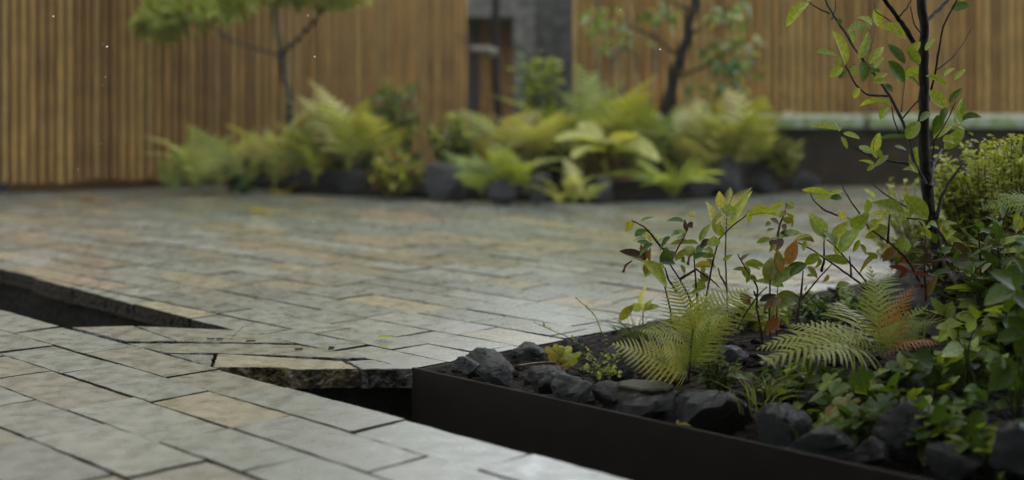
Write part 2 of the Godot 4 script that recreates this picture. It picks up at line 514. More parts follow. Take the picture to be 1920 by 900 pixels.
func frond_mesh(seed_: int, pairs: int, teeth: int, arch: float, broad: float) -> ArrayMesh:   # along +X, one long
	var r := RandomNumberGenerator.new(); r.seed = seed_
	var mb := MB.new()
	var pts := []; var rad := []
	var curve := func(t: float) -> Vector3: return Vector3(t, arch * sin(PI * t) - 0.03 * t, 0.02 * sin(t * 5.0 + seed_))
	for k in 9:
		pts.append(curve.call(k / 8.0)); rad.append(lerpf(0.0075, 0.0018, k / 8.0))
	mb.tube(pts, rad, 4)
	for k in pairs:
		var t := lerpf(0.16, 0.985, pow(float(k) / (pairs - 1), 0.92))
		var at: Vector3 = curve.call(t)
		var ahead: Vector3 = (curve.call(t + 0.01) - curve.call(t - 0.01)).normalized()
		var env := minf(1.0, 0.78 + (t - 0.16) * 2.2) * pow(1.0 - t, 0.85) * 1.4
		for side in [-1.0, 1.0]:
			var l: float = broad * minf(1.0, env) * r.randf_range(0.92, 1.06) + 0.008
			var d := (Vector3(0, 0.06 + r.randf_range(-0.12, 0.12), side) + ahead * lerpf(0.25, 0.7, t)).normalized()
			var up: Vector3 = ahead.cross(d) * -side
			if up.y < 0: up = -up
			var across := ahead
			var w: float = 0.43 / pairs
			var prev := [mb.p(at, Vector2(0.5, 0))]
			for j in range(1, teeth * 2 + 1):
				var s := float(j) / (teeth * 2)
				var prof := (1.0 - 0.55 * s) * pow(1.0 - s * s * s, 0.6) * (1.0 if j % 2 == 1 else 0.50)
				var cpt := at + d * l * s - Vector3(0, l * 0.22 * s * s, 0) + ahead * l * 0.12 * s * s
				var row := [mb.p(cpt + across * w * prof + up * w * 0.12 * prof, Vector2(0.9, s)), mb.p(cpt, Vector2(0.5, s)), mb.p(cpt - across * w * prof + up * w * 0.12 * prof, Vector2(0.1, s))]
				if prev.size() == 1:
					mb.tri(prev[0], row[0], row[1]); mb.tri(prev[0], row[1], row[2])
				else:
					mb.quad(prev[0], row[0], row[1], prev[1]); mb.quad(prev[1], row[1], row[2], prev[2])
				prev = row
	return mb.mesh()

# lay a unit leaf between two points, its face towards "face"
func set_leaf(o: Node3D, a: Vector3, b: Vector3, w: float, face: Vector3, thick := 1.0) -> void:
	var x := (b - a)
	var l := x.length()
	var xd := x / l
	var zd := xd.cross(face)
	if zd.length() < 0.05: zd = xd.cross(Vector3(0.3, 0.5, 0.8))
	zd = zd.normalized()
	var yd := zd.cross(xd).normalized()
	var origin := o.get_parent() as Node3D
	o.transform = Transform3D(Basis(xd * l, yd * l * thick, zd * w), a - origin.position)

func px_leaf(parent: Node3D, called: String, kind: String, m: Material, bx: float, by: float, tx: float, ty: float, w: float, d: float, face := Vector3.ZERO, dd := 999.0) -> void:
	var l := Vector2(tx - bx, ty - by).length() / FPX * d
	var off := (rnd(-0.45, 0.45) * l) if dd > 900.0 else dd
	var a := P(bx, by, d); var b := P(tx, ty, d + off)
	var f := face if face != Vector3.ZERO else (Vector3(rnd(-0.5, 0.5), rnd(0.4, 1.0), rnd(0.45, 0.95))).normalized()
	var o := put(called, MESH[kind][rng.randi() % MESH[kind].size()], m, parent)
	set_leaf(o, a, b, w / FPX * d, f)

func px_stem(parent: Node3D, called: String, pts: Array, d0: float, d1: float, r0: float, r1: float, m: Material, sides := 6) -> void:
	var mb := MB.new()
	var w := []; var rad := []
	var c := Curve3D.new()
	for k in pts.size():
		var t := float(k) / maxf(1.0, pts.size() - 1.0)
		var q := P(pts[k][0], pts[k][1], lerpf(d0, d1, t)) - parent.position
		w.append(q)
	for k in w.size():
		var tan_: Vector3 = (w[mini(k + 1, w.size() - 1)] - w[maxi(k - 1, 0)]) * 0.18
		c.add_point(w[k], -tan_, tan_)
	var fine := []
	var n: int = maxi(3, pts.size() * 4)
	for k in n + 1:
		fine.append(c.sample_baked(c.get_baked_length() * k / n) + rdir() * r1 * 0.35)
		rad.append(lerpf(r0, r1, float(k) / n) * rnd(0.9, 1.12))
	mb.tube(fine, rad, sides)
	put(called, mb.mesh(), m, parent)

# ------------------------------------------------------------------ plants
func fern(label: String, base: Vector3, n: int, length: float, m: Array, group := "", lean := Vector3.ZERO, near := false, rise := 0.6) -> Node3D:
	var t := thing("fern", label, "fern", base, group)
	var set_: Array = MESH.frond if near else MESH.frond_far
	var crowns := [Vector3.ZERO, Vector3(-0.28, 0.0, 0.1) * length, Vector3(0.28, 0.03, -0.1) * length, Vector3(0.05, 0.16, 0.2) * length]
	for k in int(n * 1.1):
		var a := rnd(0, TAU)
		var from: Vector3 = base + crowns[k % 4]
		var l := length * rnd(0.5, 1.02)
		var up := rise * rnd(0.45, 1.6)
		var d := (Vector3(cos(a), up, sin(a)) + lean * rnd(0.3, 1.0)).normalized()
		var o := put("frond", set_[rng.randi() % set_.size()], m[rng.randi() % m.size()], t)
		set_leaf(o, from, from + d * l, l, (Vector3.UP + Vector3(d.x, 0, d.z) * -0.5 + rdir() * 0.3).normalized())
	return t

# a bush of bent twigs that carry joined leaves; centre and radii give the crown
func bush(called: String, label: String, category: String, base: Vector3, centre: Vector3, radii: Vector3, twigs: int, per: int, ll: float, lw: float, m: Array, stem: Material, r0 := 0.004, group := "", palmate := false, inner := 0.35) -> Node3D:
	var t := thing(called, label, category, base, group)
	var wood := MB.new()
	var fol := []
	for k in m: fol.append(MB.new())
	for k in twigs:
		var d := rdir()
		d.y = d.y * 0.9 + 0.12
		var end := centre + Vector3(d.x * radii.x, d.y * radii.y, d.z * radii.z) * rnd(0.65, 1.08)
		var s := base + Vector3(rnd(-0.02, 0.02), 0, rnd(-0.02, 0.02))
		var mid := s.lerp(end, 0.5) + Vector3(0, 0.10 * (end - s).length(), 0) + rdir() * 0.1 * (end - s).length()
		var pts := []; var rad := []
		for j in 7:
			var q := j / 6.0
			pts.append(s.lerp(mid, q).lerp(mid.lerp(end, q), q) - base)
			rad.append(lerpf(r0, r0 * 0.25, q))
		wood.tube(pts, rad, 4)
		var f: MB = fol[rng.randi() % fol.size()]
		for j in per:
			var q := lerpf(inner, 1.0, (j + rnd(0, 1)) / per)
			var at: Vector3 = s.lerp(mid, q).lerp(mid.lerp(end, q), q) - base
			var run := (end - mid).normalized()
			var o := (run * 0.5 + rdir()).normalized()
			o.y = o.y * 0.6 + 0.1
			o = o.normalized()
			var up := (Vector3.UP + rdir() * 0.45).normalized()
			var sz := ll * rnd(0.65, 1.2)
			if palmate:
				var across := o.cross(up).normalized()
				for b in [-1.15, -0.6, 0.0, 0.6, 1.15]:
					var dd := (o * cos(b) + across * sin(b)).normalized()
					f.leaf(at, dd, up, sz * (1.0 - absf(b) * 0.28), sz * 0.26, 0.25)
			else:
				f.leaf(at + rdir() * 0.004, o, up, sz, lw * sz / ll, 0.18)
	put("twigs", wood.mesh(), stem, t)
	for k in fol.size():
		if fol[k].i.size() > 0:
			put("foliage", fol[k].mesh(), m[k], t).set_meta("kind", "stuff")
	return t

func broad_plant(called: String, label: String, category: String, base: Vector3, n: int, reach: float, w: float, kind: String, m: Array, rise: float, stem: Material, group := "") -> Node3D:
	var t := thing(called, label, category, base, group)
	for k in n:
		var a := TAU * (k + rnd(-0.3, 0.3)) / n
		var d := Vector3(cos(a), 0, sin(a))
		var knee := base + d * reach * rnd(0.1, 0.3) + Vector3(0, reach * rise * rnd(0.7, 1.2), 0)
		if stem:
			var mb := MB.new(); mb.tube([Vector3.ZERO, (knee - base) * 0.5 + Vector3(0, 0.01, 0), knee - base], [0.003, 0.0025, 0.002], 5)
			put("stalk", mb.mesh(), stem, t)
		else: knee = base + d * 0.01
		var tip := knee + (d + Vector3(0, rnd(-0.25, 0.3) if stem else rise * rnd(0.8, 1.6), 0)).normalized() * reach * rnd(0.7, 1.1)
		var o := put("leaf", MESH[kind][rng.randi() % MESH[kind].size()], m[rng.randi() % m.size()], t)
		set_leaf(o, knee, tip, w * rnd(0.8, 1.15), (Vector3.UP - d * 0.4 + rdir() * 0.2).normalized())
	return t

# ================================================================== the scene
func _ready() -> void:
	rng.seed = 20240
	# ---- camera, sky, light, exposure
	var cam := Camera3D.new()
	cam.name = "camera"
	cam.projection = Camera3D.PROJECTION_FRUSTUM
	cam.near = 0.05; cam.far = 400.0
	cam.size = 900.0 / FPX * cam.near
	cam.frustum_offset = Vector2(0, (HOR - 450.0) / FPX * cam.near)
	cam.position = Vector3(0, EYE, 0)
	var lens := CameraAttributesPhysical.new()
	lens.frustum_focal_length = 50.0
	lens.frustum_focus_distance = 2.48
	lens.exposure_aperture = 2.15
	cam.attributes = lens
	add_child(cam); cam.current = true
	var we := WorldEnvironment.new(); we.name = "environment"
	var env := Environment.new()
	env.background_mode = Environment.BG_SKY
	var sky := Sky.new(); var sm := ProceduralSkyMaterial.new()
	sm.sky_top_color = Color(0.80, 0.83, 0.86); sm.sky_horizon_color = Color(0.76, 0.79, 0.80); sm.sky_curve = 0.2
	sm.ground_bottom_color = Color(0.2, 0.2, 0.18); sm.ground_horizon_color = Color(0.4, 0.41, 0.40)
	sm.sky_energy_multiplier = 2.4
	sky.sky_material = sm; env.sky = sky
	env.tonemap_mode = Environment.TONE_MAPPER_LINEAR
	env.tonemap_exposure = 0.85
	env.fog_enabled = true; env.fog_density = 0.0015; env.fog_light_color = Color(0.88, 0.88, 0.82)
	env.sdfgi_enabled = true; env.ssao_enabled = true; env.ssil_enabled = true
	we.environment = env; add_child(we)
	var sun := DirectionalLight3D.new(); sun.name = "overcast_sun"
	sun.light_energy = 0.5; sun.light_angular_distance = 40.0; sun.light_color = Color(1.0, 0.97, 0.92)
	sun.shadow_enabled = true
	add_child(sun)
	sun.look_at_from_position(Vector3(-2.0, 6.0, -4.5), Vector3.ZERO)

	make_materials()
	make_meshes()
	build_ground()
	build_back()
	build_light_blockers()
	build_far_bed()
	build_near_bed()
	build_details()

func make_meshes() -> void:
	MESH.lance = []; MESH.oval = []; MESH.blade = []; MESH.tooth = []
	for k in 4:
		MESH.lance.append(leaf_mesh("lance", [0.08, 0.22, 0.34, -0.08][k], [0.30, 0.22, 0.4, 0.3][k], [0.0, 0.3, -0.3, 0.2][k]))
		MESH.oval.append(leaf_mesh("oval", [0.05, 0.2, 0.3, -0.1][k], [0.25, 0.2, 0.35, 0.3][k], [0.0, 0.25, -0.35, 0.15][k]))
		MESH.blade.append(leaf_mesh("blade", [0.3, 0.5, 0.8, 0.15][k], 0.2, [0.0, 0.4, -0.4, 0.2][k]))
		MESH.tooth.append(leaf_mesh("tooth", [0.1, 0.2, 0.25, 0.0][k], [0.25, 0.2, 0.3, 0.3][k], [0.0, 0.2, -0.2, 0.1][k]))
	MESH.lobed = [lobed_mesh(5, 0.42, 1), lobed_mesh(5, 0.5, 2), lobed_mesh(3, 0.4, 3)]
	MESH.frond = [frond_mesh(1, 15, 9, 0.10, 0.37), frond_mesh(2, 16, 9, 0.16, 0.34), frond_mesh(3, 14, 9, 0.06, 0.38)]
	MESH.frond_far = [frond_mesh(4, 11, 5, 0.20, 0.28), frond_mesh(5, 10, 5, 0.26, 0.26), frond_mesh(6, 11, 5, 0.14, 0.29)]
	MESH.rocks = []
	for k in 8: MESH.rocks.append(rock_mesh(100 + k * 7, 8 + k % 3, 0.36 + 0.04 * (k % 4)))
	MESH.flat_rock = rock_mesh(333, 7, 0.7, 22, 32, 0.42)

func build_ground() -> void:
	var g := PlaneMesh.new(); g.size = Vector2(240, 240)
	var go := struct("ground", g, M.bedding); go.position.y = -0.26
	# bedding blocks under the two terraces; their sides are the walls of the rill
	var us := [-9.0, -2.0, 1.0, 2.0, 3.0, 4.0, 6.0, 9.0, 14.0]
	var a := []
	for u in us: a.append(flat2(UV(u, near_edge(u) - 0.022)))
	a.append(flat2(UV(14.0, -14.0))); a.append(flat2(UV(-9.0, -14.0)))
	struct("walkway_base", prism(a, -0.014, -0.27), M.bedding)
	struct("walkway_joint_sand", prism(a, -0.0038, -0.0135), M.joint_sand)
	var b := []
	for u in [1.868, 2.4, 3.0, 4.0, 6.0, 9.0]: b.append(flat2(UV(u, far_edge(u) + 0.022)))
	b.append(flat2(UV(9.0, 9.0))); b.append(flat2(UV(1.868, 9.0)))
	struct("terrace_base", prism(b, -0.014, -0.27), M.bedding)
	struct("terrace_joint_sand", prism(b, -0.0038, -0.0135), M.joint_sand)
	# walkway in front of the rill
	var near := struct("walkway_paving", null, null)
	var reg := PackedVector2Array()
	for u in [-0.6, 1.0, 2.0, 3.0, 4.6]: reg.append(Vector2(u, near_edge(u)))
	reg.append(Vector2(4.6, -0.2)); reg.append(Vector2(-0.6, -0.2))
	lay_rows(near, reg, -0.3, 1.3635, -0.6, 4.6, 0.104, Vector2(0.15, 0.32), [0, 8, 2, 11, 1, 0, 8, 6, 5, 6], 0.0245)
	# terrace behind it, up to the fence and the far bed
	var far := struct("terrace_paving", null, null)
	var r2 := PackedVector2Array([Vector2(1.868, 1.622), Vector2(2.4, 1.622), Vector2(6.9, far_edge(6.9))])
	for q in [Vector2(-3.5, 5.58), Vector2(-2.33, 6.235), Vector2(-1.35, 6.78), Vector2(0.4, 6.70), Vector2(3.4, 6.7), Vector2(5.2, 6.6)]:
		r2.append(to_uv(Vector3(q.x, 0, -q.y)))
	r2.append(Vector2(1.868, 8.2))
	lay_rows(far, r2, 1.60, 8.3, 1.8, 7.4, 0.102, Vector2(0.14, 0.36), [0, 1, 2, 3, 4, 5, 6, 7, 8, 9, 1, 11, 8, 0, 5, 9])
	# slabs that bridge the rill; outlines are on the paving level
	var bridge := struct("stone_bridge", null, null)
	var px := [
		[[398, 690], [408, 665], [512, 670], [643, 677], [672, 691], [548, 693], [530, 689]],
		[[649, 678], [694, 675], [745, 684], [786, 691], [678, 692]],
		[[236, 642], [334, 643], [440, 644], [562, 648], [650, 664], [688, 673], [646, 675], [512, 667], [406, 662], [312, 661]],
		[[254, 613], [440, 619], [460, 622], [500, 630], [554, 643], [440, 642], [334, 641]],
		[[134, 613], [250, 611], [330, 641], [236, 640]],
		[[316, 664], [402, 665], [394, 687]],
	]
	var pick := [5, 0, 6, 11, 11, 2]
	for k in px.size():
		var o := PackedVector2Array()
		for q in px[k]: o.append(flat2(G(q[0], q[1])))
		var s := shrink(o, 0.0010)
		if s.size() < 3: continue
		var mb := MB.new()
		var face := MB.new()
		slab(mb, roughen(s, 0.012, 0.0020), rnd(0.0, 0.0012), 0.034, 0.0012, Vector2(rnd(-.01, .01), rnd(-.01, .01)), 0.006, face)
		put("paving_stone", joined(mb, M.stones[pick[k]], face, M.split_ochre if k == 0 else M.split_grey), null, bridge)
	var under := []
	for q in [[150, 622], [440, 620], [775, 682], [545, 682], [405, 684]]: under.append(flat2(G(q[0], q[1])))
	put("bridge_footing", prism(under, -0.03, -0.27), M.bedding, bridge)

func build_back() -> void:
	# left fence: runs back at a slant behind the terrace
	var dirL := Vector2(0.872, 0.49)
	var p0 := Vector2(-2.33, 6.22)
	slat_fence("slatted_fence", "slatted timber fence standing straight on the paving beside the maple", p0, dirL, -2.2, 2.41, 0.04, 0.045, 1.06)
	# right fence stands behind the coping of the low wall
	slat_fence("slatted_fence", "slatted timber fence rising behind the low wall with pale coping", Vector2(0.32, 7.15), Vector2(1.0, -0.03), 0.0, 4.2, 0.04, 0.30, 1.08)
	# low wall with coping stones
	var w := thing("low_wall", "low dark earthen wall topped with pale mossy coping stones", "wall", Vector3(2.4, 0, -6.86))
	var mb := MB.new(); mb.box(Vector3(0, 0.12, 0), Vector3(3.6, 0.31, 0.30), 0.03)
	put("wall_body", mb.mesh(), M.wall, w)
	var bt := Basis(Vector3.UP, 0.03)
	for k in 4:
		var x0: float = [-1.75, -0.735, 0.45, 1.2][k]; var x1: float = [-0.765, 0.42, 1.17, 1.8][k]
		var c := MB.new(); c.box(bt * Vector3((x0 + x1) * 0.5, 0.0, 0.01) + Vector3(0, 0.306, 0), Vector3(x1 - x0, 0.058, 0.36), 0.03, 0.012)
		put("coping_stone", c.mesh(), M.coping, w)
	# doorway between the fences: rendered lintel and pillar, timber door, dark slot
	var dz := 8.0
	var pil := thing("rendered_pillar", "broad dark grey rendered pillar between the two timber fences", "pillar", Vector3(P(1030, 0, dz).x, 0, -dz))
	mb = MB.new(); mb.box(Vector3(0.04, 0.5, 0), Vector3(0.25, 1.3, 0.35), 0.0, 0.01); put("shaft", mb.mesh(), M.dark_render, pil)
	mb = MB.new(); mb.box(Vector3(-0.145, 0.5, 0.02), Vector3(0.115, 1.3, 0.35), 0.0, 0.01); put("jamb", mb.mesh(), M.render, pil)
	var lin_ := thing("lintel", "pale grey rendered lintel above the timber door", "lintel", Vector3(P(930, 0, dz).x, 0.82, -dz))
	mb = MB.new(); mb.box(Vector3(-0.1, 0.175, 0.05), Vector3(0.54, 0.30, 0.3), 0.0, 0.01); put("beam", mb.mesh(), M.render, lin_)
	var door := thing("door", "red-brown timber door under the grey lintel", "door", Vector3(P(940, 0, dz).x, 0, -dz - 0.05))
	for k in 4:
		mb = MB.new(); mb.box(Vector3(-0.09 + k * 0.061, 0.42, 0), Vector3(0.058, 0.86, 0.03), 0.0, 0.003)
		put("plank", mb.mesh(), M.wood[[2, 5, 2, 5][k]], door)
	mb = MB.new(); mb.box(Vector3(-0.165, 0.42, -0.02), Vector3(0.085, 0.86, 0.03)); put("dark_gap_strip", mb.mesh(), M.dark_metal, door)  # dark strip standing for the shade in the gap beside the door
	mb = MB.new(); mb.box(Vector3(-0.05, 0.42, -0.06), Vector3(0.40, 0.86, 0.03)); put("backing_panel", mb.mesh(), M.dark_metal, door)  # added behind the planks to stop sky light between them

func build_light_blockers() -> void:
	# unseen building added behind the camera to keep sky off faces turned this way
	var h := thing("unseen_house", "unseen dark rendered building added behind the camera to block the sky", "unseen_house", Vector3(0, -0.02, 3.4))
	var mb := MB.new(); mb.box(Vector3(0.5, 2.9, 2.0), Vector3(15.0, 5.8, 4.0), 0.0, 0.02); put("wall", mb.mesh(), M.dark_render, h)
	mb = MB.new(); mb.box(Vector3(0.5, 5.93, 1.5), Vector3(16.0, 0.22, 6.4), 0.0, 0.02); put("roof", mb.mesh(), M.dark_metal, h)
	mb = MB.new(); mb.box(Vector3(-5.2, 1.6, -2.4), Vector3(3.4, 3.2, 4.8), 0.0, 0.02); put("added_wing", mb.mesh(), M.dark_render, h)  # unseen wing added to keep sky off faces turned to the left
	for x in [-2.0, 1.8, 5.0]:
		mb = MB.new(); mb.box(Vector3(x, 1.2, -0.04), Vector3(1.9, 2.3, 0.07), 0.0, 0.01)
		var w := put("window", mb.mesh(), M.wood[4], h)
		mb = MB.new(); mb.box(Vector3(x, 1.2, -0.085), Vector3(1.7, 2.1, 0.012)); put("pane", mb.mesh(), M.dark_metal, w)
	# evergreens added out of view on the right to shade the bed
	var base := Vector3(1.55, -0.03, -1.75)
	bush("added_shade_shrub", "tall dense evergreen shrub added out of view to shade the near bed", "shrub", base, base + Vector3(-0.35, 1.5, 0.1), Vector3(1.0, 0.6, 1.0), 250, 26, 0.08, 0.045, [M.l_dark, M.l_mid], M.bark, 0.009)
	base = Vector3(1.15, -0.03, -1.25)
	bush("added_shade_shrub", "rounded evergreen shrub added out of view to block low light on the bed", "shrub", base, base + Vector3(0.0, 0.5, 0.0), Vector3(0.42, 0.5, 0.4), 120, 24, 0.07, 0.04, [M.l_dark, M.l_mid], M.bark, 0.008)

func slat_fence(called: String, label: String, at: Vector2, dir: Vector2, s0: float, s1: float, pitch: float, low: float, high: float) -> void:
	var t := thing(called, label, "fence", Vector3(at.x, 0, -at.y))
	var yaw := atan2(dir.y, dir.x)
	var d3 := Vector3(dir.x, 0, -dir.y)
	var back := Vector3(-dir.y, 0, -dir.x)      # away from the camera
	if back.z > 0: back = -back
	var shapes := []
	for k in 4:
		var mb := MB.new()
		mb.box(Vector3(0, (low + high) * 0.5, 0), Vector3(pitch * [0.52, 0.56, 0.49, 0.54][k], high - low, 0.030), yaw, 0.003)
		shapes.append(mb.mesh())
	var s := s0
	while s < s1:
		var o := put("slat", shapes[rng.randi() % 4], M.wood[rng.randi() % M.wood.size()], t)
		o.position = d3 * s + back * rnd(-0.005, 0.006) + Vector3(0, rnd(-0.008, 0.008), 0)
		s += pitch * rnd(0.97, 1.03)
	var mid := d3 * (s0 + s1) * 0.5
	for y in [low + 0.16, (low + high) * 0.5, high - 0.15]:
		var mb := MB.new(); mb.box(mid + back * 0.035 + Vector3(0, y, 0), Vector3(s1 - s0, 0.06, 0.03), yaw)
		put("rail", mb.mesh(), M.wood[4], t)
	var n := int((s1 - s0) / 1.2) + 1
	for k in n + 1:
		var q := lerpf(s0 + 0.03, s1 - 0.03, float(k) / n)
		var mb := MB.new(); mb.box(d3 * q + back * 0.08 + Vector3(0, high * 0.5 - 0.02, 0), Vector3(0.06, high, 0.06), yaw)
		put("post", mb.mesh(), M.dark_metal, t)
	var bp := MB.new(); bp.box(mid + back * 0.13 + Vector3(0, high * 0.5 - 0.03, 0), Vector3(s1 - s0, high, 0.02), yaw)  # panel added behind the slats so that no sky light leaks through
	put("backing_panel", bp.mesh(), M.backing, t)
	var cap := MB.new(); cap.box(mid + back * 0.06 + Vector3(0, high + 0.022, 0), Vector3(s1 - s0 + 0.02, 0.025, 0.20), yaw, 0.003)  # unseen cap added to close the top and darken the slat gaps
	put("cap_board", cap.mesh(), M.wood[2], t)

func build_far_bed() -> void:
	var front := [[430, 352], [500, 358], [560, 368], [700, 374], [850, 378], [1000, 382], [1110, 386], [1250, 380], [1350, 374], [1450, 366], [1530, 356]]
	var poly := []
	for q in front: poly.append(flat2(G(q[0], q[1] - 4)))
	poly.append(Vector2(1.5, 6.72)); poly.append(Vector2(0.5, 6.74)); poly.append(Vector2(0.35, 7.9)); poly.append(Vector2(-0.35, 7.9)); poly.append(Vector2(-0.45, 7.12))
	struct("planting_soil", prism(poly, 0.03, -0.25), M.soil)
	# rocks along the front of the bed
	var rk := [[562, 600, 318, 362], [602, 650, 310, 362], [640, 690, 325, 366], [920, 965, 345, 384], [985, 1035, 328, 384], [1110, 1150, 340, 380], [1300, 1345, 318, 372], [1350, 1395, 300, 370], [1388, 1475, 295, 362], [1040, 1090, 300, 350], [1180, 1230, 285, 330], [1480, 1530, 330, 358]]
	for k in rk.size():
		var r: Array = rk[k]
		rock(Vector2(r[0] - 4, r[2] - 6), Vector2(r[1] + 4, r[3] + 4), G(0, r[3]).z * -1.0 - 0.02, ["grey rock tinted with sky sheen right of the fern below the maple", "dark rock under the large pale fern", "low dark rock beside the round rusty-tipped bush", "small grey rock under the lime fern", "dark violet-grey rock left of the small front fern", "small grey rock right of the small front fern", "grey rock right of the strap-leaf clump", "black rock left of the big pale rock by the low wall", "big grey rock tinted with sky sheen before the low wall", "dark rock behind the small front fern", "dark rock under the pale hosta", "low dark rock at the foot of the low wall"][k], [3, 1, 0, 3, 1, 3, 1, 0, 3, 1, 3, 1][k], k, k * 1.3)
	# square dark boulder
	var d := 5.9
	var blk := thing("boulder", "upright blocky dark grey boulder between two bushes", "boulder", P(840, 370, d))
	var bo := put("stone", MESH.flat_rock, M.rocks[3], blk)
	bo.scale = Vector3(0.104, 0.145, 0.11); bo.position = Vector3(0, 0.08, 0); bo.rotation.y = 0.5

	# maple against the left fence
	var dm := 6.55
	var mp := thing("maple_tree", "slender forked maple with low drooping foliage against the left fence", "tree", P(550, 355, dm))
	px_stem(mp, "trunk", [[550, 355], [548, 260], [544, 200], [535, 150], [526, 100]], dm, dm, 0.019, 0.015, M.bark_grey)
	px_stem(mp, "limb", [[526, 102], [520, 50], [514, 0], [505, -120], [480, -260]], dm, dm + 0.1, 0.014, 0.006, M.bark_grey)
	px_stem(mp, "limb", [[526, 102], [560, 72], [592, 38], [640, -40], [690, -140]], dm, dm - 0.2, 0.011, 0.005, M.bark_grey)
	px_stem(mp, "limb", [[524, 104], [480, 90], [430, 74], [380, 40], [320, 20]], dm, dm - 0.25, 0.008, 0.003, M.bark_grey)
	for c in [[355, 18, 95, 48, 0.5], [300, 45, 50, 38, 0.45], [420, 5, 60, 40, 0.4], [530, -15, 70, 35, 0.0], [620, -10, 70, 32, -0.15], [480, -160, 190, 100, 0.1], [330, -120, 120, 80, 0.3], [640, -150, 120, 90, -0.1]]:
		maple_mass(mp, P(c[0], c[1], dm - 0.15 - float(c[4]) * 0.4), float(c[2]) / FPX * dm, float(c[3]) / FPX * dm, 210, [M.l_green, M.l_lime, M.l_fern])

	# second tree: dark curved trunk with blue-green leaves
	var dt := 6.2
	var tr := thing("young_tree", "young tree with a dark leaning trunk and loose blue-green leaves in the far bed", "tree", P(1248, 350, dt))
	px_stem(tr, "trunk", [[1246, 352], [1247, 250], [1252, 190], [1268, 130], [1290, 70], [1302, 0], [1308, -120], [1330, -300]], dt, dt + 0.1, 0.034, 0.012, M.bark)
	for s in [[[1290, 70], [1330, 40], [1375, 10]], [[1262, 150], [1330, 120], [1400, 75]], [[1300, 20], [1250, 0], [1190, -20]], [[1275, 110], [1230, 70], [1170, 45]]]:
		px_stem(tr, "limb", s, dt, dt - 0.2, 0.008, 0.003, M.bark)
	leaf_cloud(tr, dt - 0.15, [[1120, 40, 45, 50, 40], [1170, 70, 50, 35, 30], [1240, 25, 40, 35, 30], [1370, 20, 50, 40, 40], [1395, 75, 40, 18, 26], [1370, 130, 40, 40, 45], [1340, 95, 30, 30, 25], [1400, 130, 25, 40, 18], [1330, 170, 40, 30, 22], [1250, -120, 200, 90, 120]], 0.062, 0.03, [M.l_teal, M.l_silver, M.l_blue, M.l_green, M.l_olive])
	# pale bare stems
	var ps := thing("bare_stem_shrub", "cluster of thin pale bare stems behind the yellow-green ferns", "shrub", P(1160, 330, 6.5))
	for s in [[[1160, 330], [1135, 190], [1118, 100], [1112, -20]], [[1165, 330], [1170, 180], [1160, 120], [1140, 70], [1120, -10]], [[1170, 330], [1195, 170], [1185, 90], [1178, 0]], [[1172, 330], [1215, 200], [1230, 110], [1225, 20]], [[1160, 330], [1150, 200], [1150, 120], [1175, 40]]]:
		px_stem(ps, "stem", s, 6.5, 6.5, 0.0065, 0.004, M.bark_pale)
	# dark trunk in front of the door
	var dk := thing("slim_tree", "slim dark tree trunk with a broken side branch before the timber door", "tree", P(930, 330, 6.9))
	px_stem(dk, "trunk", [[936, 330], [934, 200], [930, 100], [930, 20], [935, -150], [920, -330]], 6.9, 6.9, 0.022, 0.016, M.bark)
	px_stem(dk, "branch", [[932, 112], [905, 98], [878, 78], [850, 62]], 6.85, 6.7, 0.008, 0.004, M.bark_grey)
	px_stem(dk, "broken_stub", [[935, 104], [915, 98], [886, 92]], 6.8, 6.75, 0.030, 0.020, M.bark_pale)

	# ferns and bushes
	fern("yellow-green fern standing alone at the foot of the left fence", G(375, 362, 0.0) + Vector3(0, 0, 0.1), 14, 0.366, [M.l_fern, M.l_fern_green, M.l_fern_pale], "", Vector3(-0.2, 0.7, 0))
	fern("fern arching leftward below the maple trunk", G(515, 362) + Vector3(0, 0.02, 0), 17, 0.415, [M.l_fern, M.l_fern_pale, M.l_fern_green], "", Vector3(-0.2, 1.1, 0))
	bush("bush", "low dark blue-green bush between the two leftmost ferns", "bush", G(455, 362), G(455, 362) + Vector3(0, 0.09, 0), Vector3(0.10, 0.09, 0.09), 26, 12, 0.035, 0.02, [M.l_teal, M.l_dark], M.twig)
	fern("large dense pale fern right of the maple trunk", P(650, 345, 6.3), 22, 0.488, [M.l_fern_pale, M.l_fern, M.l_fern], "", Vector3(0, 0.9, 0.1))
	broad_plant("pink_leaf_plant", "small plant with pinkish new leaves behind the large pale fern", "plant", P(585, 320, 6.4), 7, 0.14, 0.05, "lance", [M.l_pink, M.l_olive], 1.0, M.green_stem)
	bush("bush", "tall blue-green bush standing behind the boulder and the pale fern", "bush", P(735, 350, 6.4), P(732, 215, 6.4), Vector3(0.13, 0.17, 0.10), 34, 14, 0.05, 0.026, [M.l_blue, M.l_teal, M.l_green], M.twig)
	bush("bush", "round yellow-green bush with rusty tips beside the boulder", "bush", G(742, 366, 0.02), P(742, 326, 5.95), Vector3(0.115, 0.095, 0.10), 60, 14, 0.032, 0.018, [M.l_lime, M.l_yellow, M.l_rust, M.l_green], M.red_stem)
	bush("bush", "grey-green bush leaning over the boulder", "bush", P(850, 340, 6.2), P(848, 250, 6.2), Vector3(0.12, 0.11, 0.10), 44, 14, 0.045, 0.02, [M.l_olive, M.l_blue, M.l_lime], M.twig)
	fern("yellowing fern below the slim dark trunk", P(940, 330, 6.3), 17, 0.390, [M.l_fern_pale, M.l_yellow, M.l_fern], "", Vector3(-0.05, 0.4, 0.1))
	fern("bright lime fern spreading before the slim dark trunk", G(945, 366, 0.03), 20, 0.329, [M.l_fern_green, M.l_fern, M.l_lime], "", Vector3(0, 0.2, 0.1))
	bush("bush", "upright glossy green bush in front of the grey pillar", "bush", P(1020, 330, 6.6), P(1010, 145, 6.6), Vector3(0.10, 0.13, 0.09), 26, 12, 0.06, 0.03, [M.l_green, M.l_silver, M.l_lime], M.twig)
